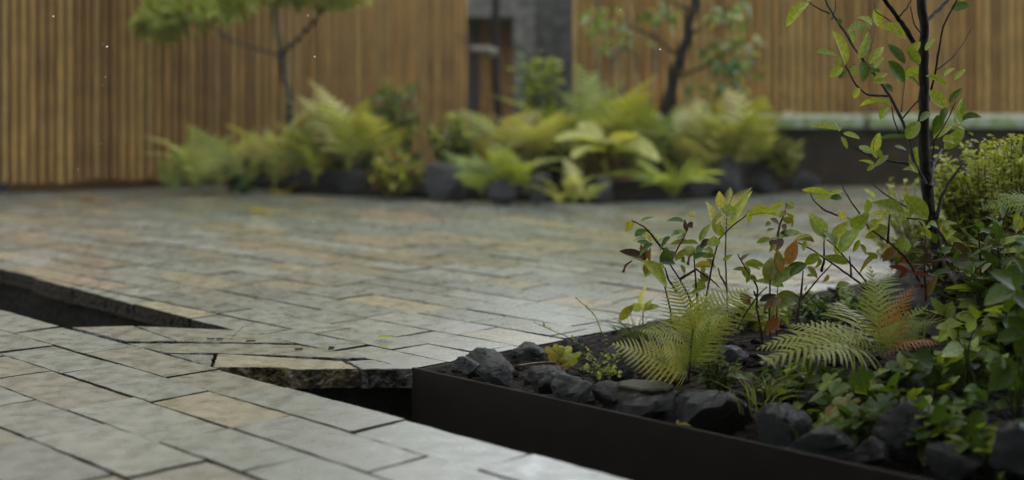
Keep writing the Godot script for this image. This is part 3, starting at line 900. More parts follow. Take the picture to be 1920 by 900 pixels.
	fern("vivid green fern standing against the grey pillar", P(1085, 330, 6.6), 14, 0.634, [M.l_fern_green, M.l_green], "", Vector3(-0.1, 1.2, 0))
	fern("tall yellow fern in front of the pale bare stems", P(1120, 330, 6.35), 19, 0.512, [M.l_fern_pale, M.l_fern], "", Vector3(0, 0.7, 0))
	fern("olive fern filling the middle of the far bed", P(1010, 330, 6.3), 19, 0.439, [M.l_fern, M.l_olive, M.l_fern_pale], "", Vector3(0, 0.5, 0))
	broad_plant("hosta", "pale variegated hosta with broad drooping leaves in the far bed", "plant", P(1140, 330, 6.0), 12, 0.19, 0.085, "oval", [M.l_cream, M.l_fern_pale, M.l_cream], 0.75, M.green_stem)
	bush("bush", "rust-tinged bush tucked beneath the pale hosta", "bush", P(1130, 350, 5.95), P(1120, 305, 5.95), Vector3(0.11, 0.07, 0.07), 26, 12, 0.04, 0.022, [M.l_rust, M.l_olive, M.l_teal], M.red_stem)
	fern("small bright fern at the very front of the far bed", G(1075, 384, 0.02), 16, 0.189, [M.l_fern, M.l_lime, M.l_fern_pale], "", Vector3(0, 0.45, 0.2))
	fern("fern at the foot of the leaning dark trunk", P(1230, 330, 6.15), 16, 0.390, [M.l_fern_green, M.l_olive, M.l_fern], "", Vector3(0, 0.3, 0))
	broad_plant("grass_clump", "clump of long strap leaves spilling onto the paving edge", "plant", G(1262, 368, 0.03), 22, 0.21, 0.018, "blade", [M.l_fern_green, M.l_lime, M.l_green], 1.1, null)
	fern("yellow-green fern reaching over the low wall", P(1375, 330, 6.2), 20, 0.488, [M.l_fern, M.l_fern_pale, M.l_olive], "", Vector3(0.1, 0.45, 0))
	fern("fern at the right end of the tall yellow fern beside the trunk", P(1300, 330, 6.35), 17, 0.439, [M.l_fern_pale, M.l_fern], "", Vector3(0.1, 0.6, 0))
	bush("bush", "small green bush at the end of the far bed before the low wall", "bush", P(1465, 345, 6.2), P(1465, 290, 6.2), Vector3(0.095, 0.085, 0.08), 26, 11, 0.04, 0.024, [M.l_mid, M.l_olive, M.l_green], M.twig)
	bush("bush", "dark leafy undergrowth bush behind the far bed rocks", "bush", P(1060, 350, 6.35), P(1060, 290, 6.35), Vector3(0.40, 0.10, 0.10), 60, 12, 0.05, 0.026, [M.l_dark, M.l_mid], M.twig)
	bush("bush", "dark undergrowth bush behind the large pale fern", "bush", P(680, 350, 6.35), P(680, 300, 6.35), Vector3(0.28, 0.09, 0.08), 40, 12, 0.05, 0.026, [M.l_dark, M.l_teal], M.twig)

func maple_mass(t: Node3D, c: Vector3, rx: float, ry: float, n: int, m: Array) -> void:
	var mbs := []
	for k in m: mbs.append(MB.new())
	for k in n:
		var d := rdir() * pow(rng.randf(), 0.4)
		var at := c + Vector3(d.x * rx, d.y * ry + 0.2 * ry * (1.0 - d.x * d.x), d.z * rx * 0.7) - t.position
		var o := Vector3(rnd(-1, 1), rnd(-0.9, -0.1), rnd(-1, 1)).normalized()
		var up := (Vector3.UP + rdir() * 0.4).normalized()
		var across := o.cross(up).normalized()
		var sz := rnd(0.032, 0.055)
		var f: MB = mbs[rng.randi() % mbs.size()]
		for b in [-1.25, -0.65, 0.0, 0.65, 1.25]:
			f.leaf(at, (o * cos(b) + across * sin(b)).normalized(), up, sz * (1.0 - absf(b) * 0.25), sz * 0.24, 0.25)
	for k in m.size(): put("foliage", mbs[k].mesh(), m[k], t).set_meta("kind", "stuff")

func leaf_cloud(t: Node3D, d: float, clusters: Array, ll: float, lw: float, m: Array) -> void:
	var mbs := []
	for k in m: mbs.append(MB.new())
	for c in clusters:
		var mid := P(c[0], c[1], d + rnd(-0.15, 0.15)) - t.position
		var r := Vector3(float(c[2]), float(c[3]), float(c[2])) / FPX * d
		var f: MB = mbs[rng.randi() % mbs.size()]
		for k in int(c[4]):
			if k % 4 == 0: f = mbs[rng.randi() % mbs.size()]
			var q := rdir() * pow(rng.randf(), 0.5)
			var o := rdir(); o.y = o.y * 0.5 - 0.2
			f.leaf(mid + Vector3(q.x * r.x, q.y * r.y, q.z * r.z), o.normalized(), (Vector3.UP + rdir() * 0.6).normalized(), ll * rnd(0.6, 1.2), lw * rnd(0.7, 1.2))
	for k in m.size():
		if mbs[k].i.size() > 0: put("foliage", mbs[k].mesh(), m[k], t).set_meta("kind", "stuff")

# ------------------------------------------------------------------ near bed
func soil_h(u: float, v: float) -> float:
	var hv := -0.055 + 0.085 * smoothstep(0.0, 1.0, clampf((v - 1.72) / 0.5, 0.0, 1.0))
	return lerpf(-0.006, hv, clampf((1.868 - u) / 0.3, 0.0, 1.0))

func soil_at(px_: float, d: float) -> Vector3:     # the soil under a pixel column at a depth
	var x := (px_ - MIDX) / FPX * d
	var q := to_uv(Vector3(x, 0, -d))
	return Vector3(x, soil_h(q.x, q.y), -d)

func build_near_bed() -> void:
	# soil
	var mb := MB.new()
	var n := FastNoiseLite.new(); n.frequency = 6.0; n.seed = 4
	var nu := 60; var nv := 60
	var grid := []
	for i in nu + 1:
		var row := []
		for j in nv + 1:
			var u := lerpf(-2.2, 1.864, float(i) / nu); var v := lerpf(1.632, 6.6, pow(float(j) / nv, 1.5))
			row.append(mb.p(UV(u, v, soil_h(u, v) + n.get_noise_2d(u, v) * 0.012)))
		grid.append(row)
	for i in nu:
		for j in nv: mb.quad(grid[i][j], grid[i + 1][j], grid[i + 1][j + 1], grid[i][j + 1])
	struct("bed_soil", mb.mesh(), M.soil)
	# steel edging: a plate along the rill with a return towards the bridge
	var st := thing("steel_edging", "long dark steel plate edging the bed along the rill", "edging", UV(1.868, 1.626))
	var a := UV(1.868, 1.6245) - st.position; var b := UV(-2.2, 1.609) - st.position
	var dirn := (b - a).normalized()
	var pl := MB.new(); pl.box((a + b) * 0.5 + Vector3(0, -0.131, 0), Vector3(a.distance_to(b), 0.266, 0.005), atan2(-dirn.z, dirn.x), 0.0012)
	put("plate", pl.mesh(), M.steel, st)

	# mulch chips on the soil
	var chips := MultiMesh.new(); chips.transform_format = MultiMesh.TRANSFORM_3D
	var cm := MB.new(); cm.box(Vector3.ZERO, Vector3(0.022, 0.006, 0.010), 0.3, 0.002)
	chips.mesh = cm.mesh(M.soil); chips.instance_count = 2600
	for k in 2600:
		var u := rnd(-0.6, 1.84); var v := 1.65 + 2.4 * pow(rng.randf(), 1.4)
		chips.set_instance_transform(k, Transform3D(Basis.from_euler(Vector3(rnd(-.5, .5), rnd(0, 6), rnd(-.5, .5))).scaled(Vector3.ONE * rnd(0.4, 1.5)), UV(u, v, soil_h(u, v) + n.get_noise_2d(u, v) * 0.012 + 0.003)))
	var co := MultiMeshInstance3D.new(); co.name = "mulch"; co.multimesh = chips; add_child(co)
	tag(co, "dark wet bark mulch strewn over the bed soil", "mulch"); co.set_meta("kind", "stuff")

	# rocks behind the plate
	for r in [
		[850, 906, 668, 712, 2.47, 2, 0, 0.4, "small pointed black rock at the bridge end of the plate", ""],
		[898, 978, 668, 738, 2.39, 0, 1, 1.2, "squarish black rock next to the small pointed one", ""],
		[955, 1020, 652, 690, 2.62, 2, 2, 2.0, "soft black rock behind the squarish one", ""],
		[978, 1062, 686, 740, 2.36, 1, 3, 0.2, "flat-topped wet rock with a pale sheen behind the plate", ""],
		[1004, 1125, 697, 768, 2.28, 1, 4, 2.7, "black rock between the flat-topped wet rock and the plate", ""],
		[1108, 1195, 652, 720, 2.45, 2, 5, 1.0, "dark hollowed rock beside the thin weed", ""],
		[1112, 1180, 712, 775, 2.25, 0, 6, 0.7, "small black rock wedged left of the mossy slab", ""],
		[1280, 1428, 702, 830, 2.18, 1, 1, 2.2, "largest rounded black rock in front of the fern", ""],
		[1412, 1530, 762, 850, 2.06, 0, 2, 0.4, "angular black rock right of the largest rounded one", ""],
		[1468, 1590, 802, 872, 2.0, 1, 3, 1.4, "low grey rock with pale wet top behind the plate", ""],
		[1400, 1500, 715, 780, 2.3, 2, 4, 0.9, "dark rock behind the largest rounded one", ""],
		[1640, 1738, 757, 862, 2.02, 1, 5, 0.3, "tall wedge-shaped grey rock below the lobed leaves", ""],
		[1738, 1860, 830, 905, 1.92, 2, 6, 0.8, "black rock under the vine leaves", ""],
		[1590, 1660, 820, 880, 1.97, 2, 7, 0.8, "small black rock left of the wedge-shaped grey one", ""],
		[1662, 1795, 490, 610, 2.95, 1, 7, 2.0, "big grey rock behind the sapling trunk", ""],
		[1225, 1265, 640, 672, 2.62, 1, 0, 1.0, "small rock on the paving edge behind the fern", ""],
		[1330, 1400, 650, 700, 2.5, 2, 3, 1.0, "dark rock half hidden behind the front fern", ""],
		[1500, 1570, 730, 775, 2.22, 2, 6, 1.9, "low dark rock tucked behind the angular black one", ""],
		[1850, 1960, 800, 910, 1.9, 2, 2, 1.1, "black rock at the vine end of the steel plate", ""],
	]:
		rock(Vector2(r[0], r[2]), Vector2(r[1], r[3]), r[4], r[8], r[5], r[6], r[7], r[9])
	for k in 7:      # cobbles where the bed meets the terrace
		var at := UV(1.835 + rnd(-0.02, 0.015), 1.78 + k * 0.115 + rnd(-0.02, 0.02))
		var o := put("cobble", MESH.rocks[(k * 3) % 8], M.rocks[k % 2])
		o.position = at + Vector3(0, -0.008, 0)
		o.basis = Basis.from_scale(Vector3(rnd(0.035, 0.055), rnd(0.022, 0.034), rnd(0.035, 0.05))) * Basis(Vector3.UP, k * 1.7)
		tag(o, "small dark cobble where the near bed meets the terrace", "rock", "cobbles along the near bed")
	# flat slab rock with a mossy top
	var sr := thing("slab_rock", "flat slab rock with a smooth mossy top below the fern", "rock", P(1210, 760, 2.24))
	var so := put("stone", MESH.flat_rock, M.rocks[0], sr)
	so.scale = Vector3(0.078, 0.062, 0.062); so.position = Vector3(0, 0.004, 0)
	var sp := PackedVector2Array()
	for q in [[-0.040, -0.012], [-0.01, -0.030], [0.03, -0.026], [0.044, 0.0], [0.03, 0.024], [-0.02, 0.028], [-0.042, 0.01]]: sp.append(Vector2(q[0], q[1]))
	var sm := MB.new(); slab(sm, roughen(sp, 0.008, 0.004), 0.0335, 0.008, 0.002, Vector2(-0.03, 0.05))
	put("moss_cover", sm.mesh(), M.l_moss, sr)

	sapling()
	leucothoe()
	near_ferns()
	lower_leaves()
	small_plants()

func sapling() -> void:
	var d := 2.61
	var t := thing("sapling", "slim dark-barked sapling with sparse light green leaves in the near bed", "tree", P(1777, 620, d))
	px_stem(t, "trunk", [[1780, 640], [1776, 600], [1766, 540], [1756, 480], [1746, 410], [1736, 340], [1731, 260], [1733, 180], [1732, 110], [1733, 50], [1727, -10], [1722, -150], [1735, -340], [1720, -520]], d, d, 0.0122, 0.005, M.bark, 10)
	var B := [
		[[[1733, 118], [1715, 82], [1695, 50], [1675, 22], [1655, -5], [1620, -60]], .0055, .003, "bark"],
		[[[1736, 345], [1712, 300], [1705, 262], [1690, 222], [1668, 180], [1648, 150], [1628, 125], [1603, 92], [1588, 66], [1570, 40], [1553, 12], [1535, -30]], .0036, .0018, "bark_grey"],
		[[[1668, 180], [1625, 178], [1605, 160], [1588, 128], [1583, 112]], .0022, .0012, "twig"],
		[[[1556, 26], [1535, 16], [1515, 4]], .0018, .001, "twig"],
		[[[1692, 222], [1706, 205], [1722, 188]], .0017, .0012, "twig"],
		[[[1738, 200], [1752, 145], [1760, 95], [1768, 50], [1782, 22], [1797, -5]], .0024, .0014, "twig"],
		[[[1758, 130], [1786, 108], [1806, 82], [1822, 52]], .0016, .0007, "twig"],
		[[[1736, 40], [1756, 22], [1782, -4]], .0038, .0028, "bark"],
		[[[1746, 270], [1768, 240], [1782, 214], [1792, 190]], .0015, .0008, "twig"],
		[[[1756, 410], [1764, 372], [1780, 340], [1806, 306]], .0045, .0018, "bark"],
		[[[1745, 350], [1750, 310], [1766, 280]], .0035, .002, "bark_grey"],
		[[[1704, 308], [1670, 302], [1632, 292], [1600, 275], [1575, 248]], .002, .0009, "twig"],
		[[[1640, 296], [1640, 318], [1640, 335]], .0012, .0008, "twig"],
		[[[1640, 296], [1637, 282], [1640, 262]], .0012, .0007, "twig"],
		[[[1708, 392], [1685, 380], [1662, 366], [1636, 346]], .0022, .0012, "twig"],
		[[[1576, 406], [1545, 394], [1524, 374], [1512, 343]], .002, .0009, "twig"],
		[[[1612, 400], [1594, 376], [1580, 350]], .0018, .0009, "twig"],
		[[[1694, 60], [1668, 38], [1642, 22], [1638, 4]], .0016, .0008, "twig"],
		[[[1685, 32], [1700, 16], [1710, -4]], .0016, .001, "twig"],
		[[[1734, 72], [1714, 46], [1707, 12]], .0017, .0008, "twig"],
		[[[1690, 210], [1694, 175], [1698, 140], [1703, 118]], .0016, .0008, "twig"],
		[[[1630, 120], [1634, 90], [1640, 58]], .0016, .0008, "twig"],
		[[[1560, 36], [1566, 16], [1566, -4]], .0014, .001, "twig"],
		[[[1752, 262], [1748, 300], [1746, 330]], .0014, .001, "twig"],
		[[[1686, 250], [1676, 225], [1672, 200]], .0014, .0009, "twig"],
		[[[1722, -60], [1660, -130], [1590, -170]], .006, .002, "bark"],
		[[[1724, -100], [1790, -180], [1870, -240]], .006, .002, "bark"],
		[[[1730, -300], [1680, -400], [1600, -460]], .005, .002, "bark"],
		[[[1730, -280], [1790, -380], [1880, -430]], .005, .002, "bark"],
	]
	for b in B: px_stem(t, "branch", b[0], d + rnd(-0.02, 0.02), d + rnd(-0.12, 0.12), b[1], b[2], M[b[3]], 6)
	var L := [
		[1517, 5, 1479, 35, 15, "green"], [1512, 4, 1538, -8, 12, "green"], [1620, 45, 1596, 52, 11, "silver"], [1635, 47, 1617, 32, 16, "green"], [1647, 50, 1640, 22, 18, "green"], [1650, 52, 1692, 60, 15, "green"],
		[1605, 75, 1590, 60, 13, "green"], [1585, 122, 1567, 68, 22, "green"], [1572, 105, 1536, 102, 12, "green"], [1580, 127, 1560, 143, 13, "green"], [1610, 110, 1627, 70, 15, "silver"], [1615, 115, 1622, 148, 22, "mid"],
		[1630, 120, 1652, 90, 14, "lime"], [1612, 165, 1602, 181, 10, "green"], [1697, 120, 1670, 88, 14, "mid"], [1725, 120, 1705, 95, 14, "green"], [1695, 155, 1667, 122, 19, "mid"], [1695, 148, 1727, 130, 15, "green"],
		[1670, 197, 1622, 187, 14, "lime"], [1665, 200, 1652, 220, 15, "green"], [1640, 150, 1660, 142, 12, "green"], [1735, 142, 1774, 158, 11, "lime"], [1772, 203, 1745, 176, 19, "green"], [1770, 142, 1788, 132, 11, "green"],
		[1790, 150, 1808, 135, 11, "green"], [1795, 235, 1803, 192, 14, "green"], [1760, 215, 1756, 244, 15, "mid"], [1770, 280, 1800, 250, 18, "green"], [1700, 260, 1720, 232, 19, "green"], [1570, 243, 1530, 237, 11, "lime"],
		[1581, 250, 1606, 261, 15, "lime"], [1574, 246, 1568, 229, 11, "silver"], [1635, 285, 1648, 257, 13, "green"], [1650, 261, 1696, 262, 11, "mid"], [1635, 287, 1615, 275, 10, "silver"], [1677, 274, 1698, 279, 7, "silver"],
		[1722, 322, 1720, 282, 25, "green"], [1722, 324, 1700, 315, 13, "green"], [1640, 313, 1617, 298, 9, "green"], [1640, 312, 1662, 294, 8, "silver"], [1783, 18, 1814, 10, 15, "mid"], [1735, 95, 1752, 78, 13, "green"],
		[1800, 232, 1790, 212, 14, "silver"], [1804, 228, 1832, 214, 10, "mid"], [1750, 260, 1780, 236, 14, "green"], [1745, 210, 1728, 224, 11, "silver"], [1780, 195, 1800, 170, 10, "mid"], [1620, 62, 1610, 44, 10, "green"],
		[1575, 45, 1572, 36, 8, "mid"], [1660, 158, 1672, 170, 10, "mid"], [1640, 128, 1652, 110, 14, "green"], [1705, 100, 1722, 82, 13, "lime"], [1702, 145, 1722, 160, 12, "green"], [1604, 122, 1600, 138, 13, "silver"],
		[1560, 370, 1518, 354, 9, "lime"], [1560, 372, 1572, 362, 8, "silver"], [1560, 371, 1532, 374, 7, "green"], [1720, 300, 1745, 304, 8, "silver"], [1768, 265, 1784, 258, 12, "lime"],
	]
	for l in L:
		var tone: String = "lime" if l[5] == "green" and rng.randf() < 0.55 else l[5]
		px_leaf(t, "leaf", "oval", M["l_" + tone], l[0], l[1], lerpf(l[0], l[2], 1.2), lerpf(l[1], l[3], 1.2), l[4] * 1.35, d + rnd(-0.08, 0.05))
		if rng.randf() < 0.45:
			var bx: float = l[0] + rnd(-10, 10); var by: float = l[1] + rnd(-8, 14); var an := rnd(0, TAU); var ln := rnd(14, 28)
			px_leaf(t, "leaf", "oval", M["l_" + ["green", "lime", "mid"][rng.randi() % 3]], bx, by, bx + cos(an) * ln, by + sin(an) * ln, ln * 0.5, d + rnd(-0.1, 0.08))
	# crown above the picture
	for k in 110:
		var x := rnd(1560, 1900); var y := rnd(-520, -60)
		var a := rnd(0, TAU)
		px_leaf(t, "leaf", "oval", M["l_" + ["green", "mid", "lime"][k % 3]], x, y, x + cos(a) * 48, y + sin(a) * 30, 20, d + rnd(-0.35, 0.35))

func leucothoe() -> void:
	# left plant with dark red stems; coordinates are those of a 3.214x enlargement of the photograph from (1150, 340)
	var d := 2.5
	var s := 3.214
	var a := thing("red_stem_shrub", "low shrub with dark red twigs and mixed green and plum leaves beside the front fern", "shrub", soil_at(1292, d))
	var stems := [[[560, 1080], [560, 700], [600, 480], [635, 350], [715, 270], [790, 215], [818, 178]], [[520, 1060], [460, 700], [400, 590], [340, 500], [390, 400], [440, 310], [458, 255]], [[345, 500], [350, 440], [290, 400], [230, 320], [180, 270], [110, 235]], [[400, 590], [500, 530], [600, 600], [640, 640]], [[520, 900], [490, 520], [485, 420]], [[450, 500], [455, 460], [480, 430]], [[370, 1000], [345, 780], [315, 650], [290, 590]], [[60, 545], [75, 505], [112, 478]], [[380, 660], [330, 590], [310, 520]], [[690, 650], [640, 560], [632, 520]]]
	for q in stems:
		var pts := []
		for c in q: pts.append([1150 + c[0] / s, 340 + c[1] / s])
		px_stem(a, "stem", pts, d, d + rnd(-0.05, 0.05), 0.0026, 0.0011, M.red_stem, 6)
	var L := [
		[635, 330, 633, 165, 72, "olive"], [715, 265, 850, 62, 58, "lime"], [795, 217, 1010, 165, 30, "lime"], [520, 365, 590, 238, 34, "green"], [598, 395, 605, 325, 62, "silver"], [640, 170, 635, 58, 42, "fern_pale"], [592, 235, 575, 118, 44, "fern_pale"], [740, 215, 640, 130, 44, "silver"],
		[110, 240, 80, 305, 34, "yellow"], [165, 240, 252, 208, 18, "green"], [430, 245, 318, 233, 28, "blue"], [440, 312, 340, 312, 28, "green"], [446, 300, 428, 230, 24, "plum"], [450, 250, 480, 280, 34, "plum"], [345, 335, 290, 375, 22, "mid"], [470, 370, 342, 390, 30, "olive"], [515, 380, 420, 358, 22, "green"], [580, 350, 522, 402, 32, "plum"],
		[330, 492, 306, 406, 58, "mid"], [222, 485, 232, 395, 34, "brown"], [205, 470, 34, 430, 36, "plum"], [306, 500, 182, 575, 38, "green"], [240, 375, 150, 440, 32, "blue"], [480, 520, 625, 494, 26, "yellow"], [560, 610, 530, 540, 40, "olive"], [450, 455, 470, 378, 62, "green"], [400, 480, 470, 505, 22, "green"], [172, 480, 335, 640, 74, "lime"], [200, 350, 120, 345, 22, "silver"], [260, 380, 330, 330, 26, "silver"], [150, 330, 210, 300, 20, "teal"],
		[500, 430, 560, 380, 40, "teal"], [380, 460, 330, 420, 30, "blue"], [390, 320, 360, 290, 24, "blue"], [560, 640, 470, 630, 40, "green"], [600, 420, 540, 410, 36, "green"], [185, 440, 165, 378, 22, "brown"], [560, 470, 610, 520, 34, "olive"],
	]
	for l in L: px_leaf(a, "leaf", "lance", M["l_" + l[5]], 1150 + l[0] / s, 340 + l[1] / s, 1150 + l[2] / s, 340 + l[3] / s, l[4] * 1.4 / s, d + rnd(-0.07, 0.06))
	for l in L:
		if rng.randf() < 0.7 and l[5] != "plum": small_leaf(a, l, 1150.0, s, d)
	# flower tassels
	for c in [[240, 345], [470, 205], [210, 325]]:
		var mb := MB.new()
		for k in 26:
			var at := P(1150 + (c[0] + rnd(-22, 22)) / s, 340 + (c[1] + rnd(-10, 14)) / s, d + rnd(-0.008, 0.008)) - a.position
			mb.leaf(at, (Vector3.UP + rdir()).normalized(), rdir(), 0.006, 0.0035)
		put("flower_buds", mb.mesh(), M.l_fern_pale, a)
	# middle plant
	d = 2.42
	var b := thing("upright_shrub", "upright shrub with tall olive leaves between the two ferns", "shrub", soil_at(1440, d))
	stems = [[[950, 1000], [940, 800], [945, 600], [975, 500], [985, 430]], [[900, 1000], [890, 890], [862, 760], [872, 640], [770, 480], [752, 440]], [[745, 900], [790, 800], [870, 690], [925, 635]], [[980, 1000], [985, 780], [990, 640]], [[1090, 900], [1120, 760], [1122, 700], [1100, 680]], [[860, 690], [845, 660]], [[990, 330], [1000, 270], [1035, 180], [1045, 130]], [[985, 430], [992, 370], [990, 320]], [[660, 960], [700, 830], [760, 790]]]
	for q in stems:
		var pts := []
		for c in q: pts.append([1150 + c[0] / s, 340 + c[1] / s])
		px_stem(b, "stem", pts, d, d + rnd(-0.05, 0.05), 0.0024, 0.0011, M.red_stem if rng.randf() < 0.6 else M.green_stem, 6)
	L = [
		[925, 605, 955, 448, 62, "olive"], [992, 545, 1000, 415, 50, "olive"], [1040, 505, 1102, 345, 52, "pink"], [960, 628, 1130, 505, 64, "green"], [1040, 560, 1150, 500, 54, "mid"], [880, 720, 985, 685, 34, "plum"], [980, 692, 1128, 692, 42, "olive"], [752, 832, 915, 852, 36, "olive"], [760, 675, 825, 745, 44, "brown"], [662, 905, 690, 822, 46, "red"], [920, 905, 1000, 820, 50, "rust"],
		[660, 480, 725, 442, 22, "green"], [765, 480, 822, 440, 24, "brown"], [790, 510, 918, 490, 32, "green"], [785, 500, 885, 512, 24, "green"], [820, 540, 720, 538, 22, "olive"], [1035, 152, 1102, 160, 24, "olive"], [1052, 212, 1050, 258, 46, "olive"], [1015, 178, 1020, 222, 40, "olive"], [945, 225, 998, 265, 40, "brown"], [1010, 268, 1050, 296, 36, "brown"], [955, 350, 862, 375, 28, "green"], [1140, 318, 950, 345, 42, "silver"], [925, 300, 980, 290, 22, "olive"],
		[990, 330, 985, 425, 66, "plum"], [1000, 395, 960, 405, 30, "yellow"], [950, 250, 915, 262, 20, "olive"], [1000, 640, 870, 585, 50, "green"], [990, 770, 1100, 700, 60, "green"], [860, 600, 800, 560, 32, "green"], [1010, 700, 950, 770, 40, "brown"], [1020, 120, 990, 160, 22, "lime"], [1050, 130, 1095, 150, 20, "lime"],
	]
	for l in L: px_leaf(b, "leaf", "lance", M["l_" + l[5]], 1150 + l[0] / s, 340 + l[1] / s, 1150 + l[2] / s, 340 + l[3] / s, l[4] * 1.4 / s, d + rnd(-0.07, 0.06))
	for l in L:
		if rng.randf() < 0.7 and l[5] not in ["plum", "red"]: small_leaf(b, l, 1150.0, s, d)
	# right plant; coordinates from (1450, 340)
	d = 2.46
	var c2 := thing("arching_shrub", "arching shrub with the largest glossy leaves left of the sapling trunk", "shrub", soil_at(1500, d))
	stems = [[[150, 960], [130, 830], [160, 720], [260, 600], [350, 500]], [[640, 760], [550, 590], [440, 470], [380, 400], [320, 350]], [[620, 720], [530, 620], [350, 490], [230, 410], [150, 370]], [[900, 640], [830, 510], [790, 450], [700, 370], [570, 280], [545, 190]], [[165, 700], [180, 540]], [[690, 370], [700, 200]], [[290, 540], [305, 480], [305, 350]], [[790, 450], [790, 410]], [[1050, 380], [1000, 300], [900, 230], [800, 220]], [[470, 580], [460, 450]], [[920, 720], [910, 560], [915, 300], [880, 240]]]
	for q in stems:
		var pts := []
		for c in q: pts.append([1450 + c[0] / s, 340 + c[1] / s])
		px_stem(c2, "stem", pts, d, d + rnd(-0.05, 0.05), 0.0026, 0.0011, M.red_stem if rng.randf() < 0.7 else M.twig, 6)
	L = [
		[320, 335, 208, 193, 66, "silver"], [372, 392, 318, 298, 54, "silver"], [376, 372, 442, 225, 48, "lime"], [400, 432, 548, 278, 88, "green"], [480, 295, 562, 193, 62, "green"], [560, 195, 556, 102, 50, "green"], [795, 205, 598, 118, 74, "green"], [930, 232, 778, 92, 84, "green"], [695, 205, 558, 200, 36, "lime"], [705, 290, 558, 322, 58, "olive"], [242, 342, 118, 352, 36, "lime"], [132, 362, 78, 492, 46, "pink"], [452, 495, 298, 450, 42, "green"], [642, 448, 498, 532, 28, "olive"], [732, 398, 658, 484, 46, "brown"], [782, 432, 800, 338, 58, "green"], [930, 260, 1002, 262, 28, "silver"], [206, 500, 60, 572, 54, "mid"], [206, 510, 266, 595, 30, "green"], [282, 440, 190, 502, 42, "green"],
		[830, 555, 688, 520, 22, "red"], [830, 545, 888, 505, 24, "red"], [830, 562, 962, 572, 24, "red"], [820, 535, 755, 580, 24, "red"], [900, 600, 870, 660, 22, "red"], [770, 480, 830, 480, 30, "rust"], [930, 690, 1000, 560, 36, "brown"], [960, 560, 1100, 530, 36, "mid"], [420, 230, 405, 175, 40, "fern_pale"], [470, 260, 440, 210, 40, "olive"], [640, 250, 580, 235, 24, "lime"], [810, 200, 870, 195, 30, "silver"], [330, 560, 300, 620, 26, "olive"], [380, 640, 470, 600, 36, "green"], [1000, 430, 1080, 390, 30, "mid"], [1040, 350, 1110, 300, 26, "green"], [1090, 470, 1125, 420, 34, "mid"], [990, 450, 940, 410, 26, "plum"], [200, 570, 255, 575, 24, "green"],
		[950, 340, 920, 320, 26, "lime"], [1020, 260, 1110, 245, 34, "green"], [520, 350, 480, 430, 24, "lime"],
	]
	for l in L: px_leaf(c2, "leaf", "lance", M["l_" + l[5]], 1450 + l[0] / s, 340 + l[1] / s, 1450 + l[2] / s, 340 + l[3] / s, l[4] * 1.4 / s, d + rnd(-0.07, 0.06))
	for l in L:
		if rng.randf() < 0.7 and l[5] != "red": small_leaf(c2, l, 1450.0, s, d)

func small_leaf(t: Node3D, l: Array, x0: float, s: float, d: float) -> void:
	var bx: float = x0 + l[0] / s + rnd(-9, 9); var by: float = 340 + l[1] / s + rnd(0, 16)
	var a: float = Vector2(l[2] - l[0], l[3] - l[1]).angle() + rnd(-1.3, 1.3)
	var ln := rnd(18, 32)
	px_leaf(t, "leaf", "lance", M["l_" + (l[5] if rng.randf() < 0.6 else ["green", "olive", "lime", "mid"][rng.randi() % 4])], bx, by, bx + cos(a) * ln, by + sin(a) * ln, ln * 0.42, d + rnd(-0.09, 0.09))

func px_frond(t: Node3D, m: Material, bx: float, by: float, tx: float, ty: float, d: float, dd: float, face: Vector3, wide := 1.0, k := 0) -> void:
	var a := P(bx, by, d); var b := P(tx, ty, d + dd)
	var o := put("frond", MESH.frond[k % 3], m, t)
	set_leaf(o, a, b, a.distance_to(b) * wide, face.normalized())

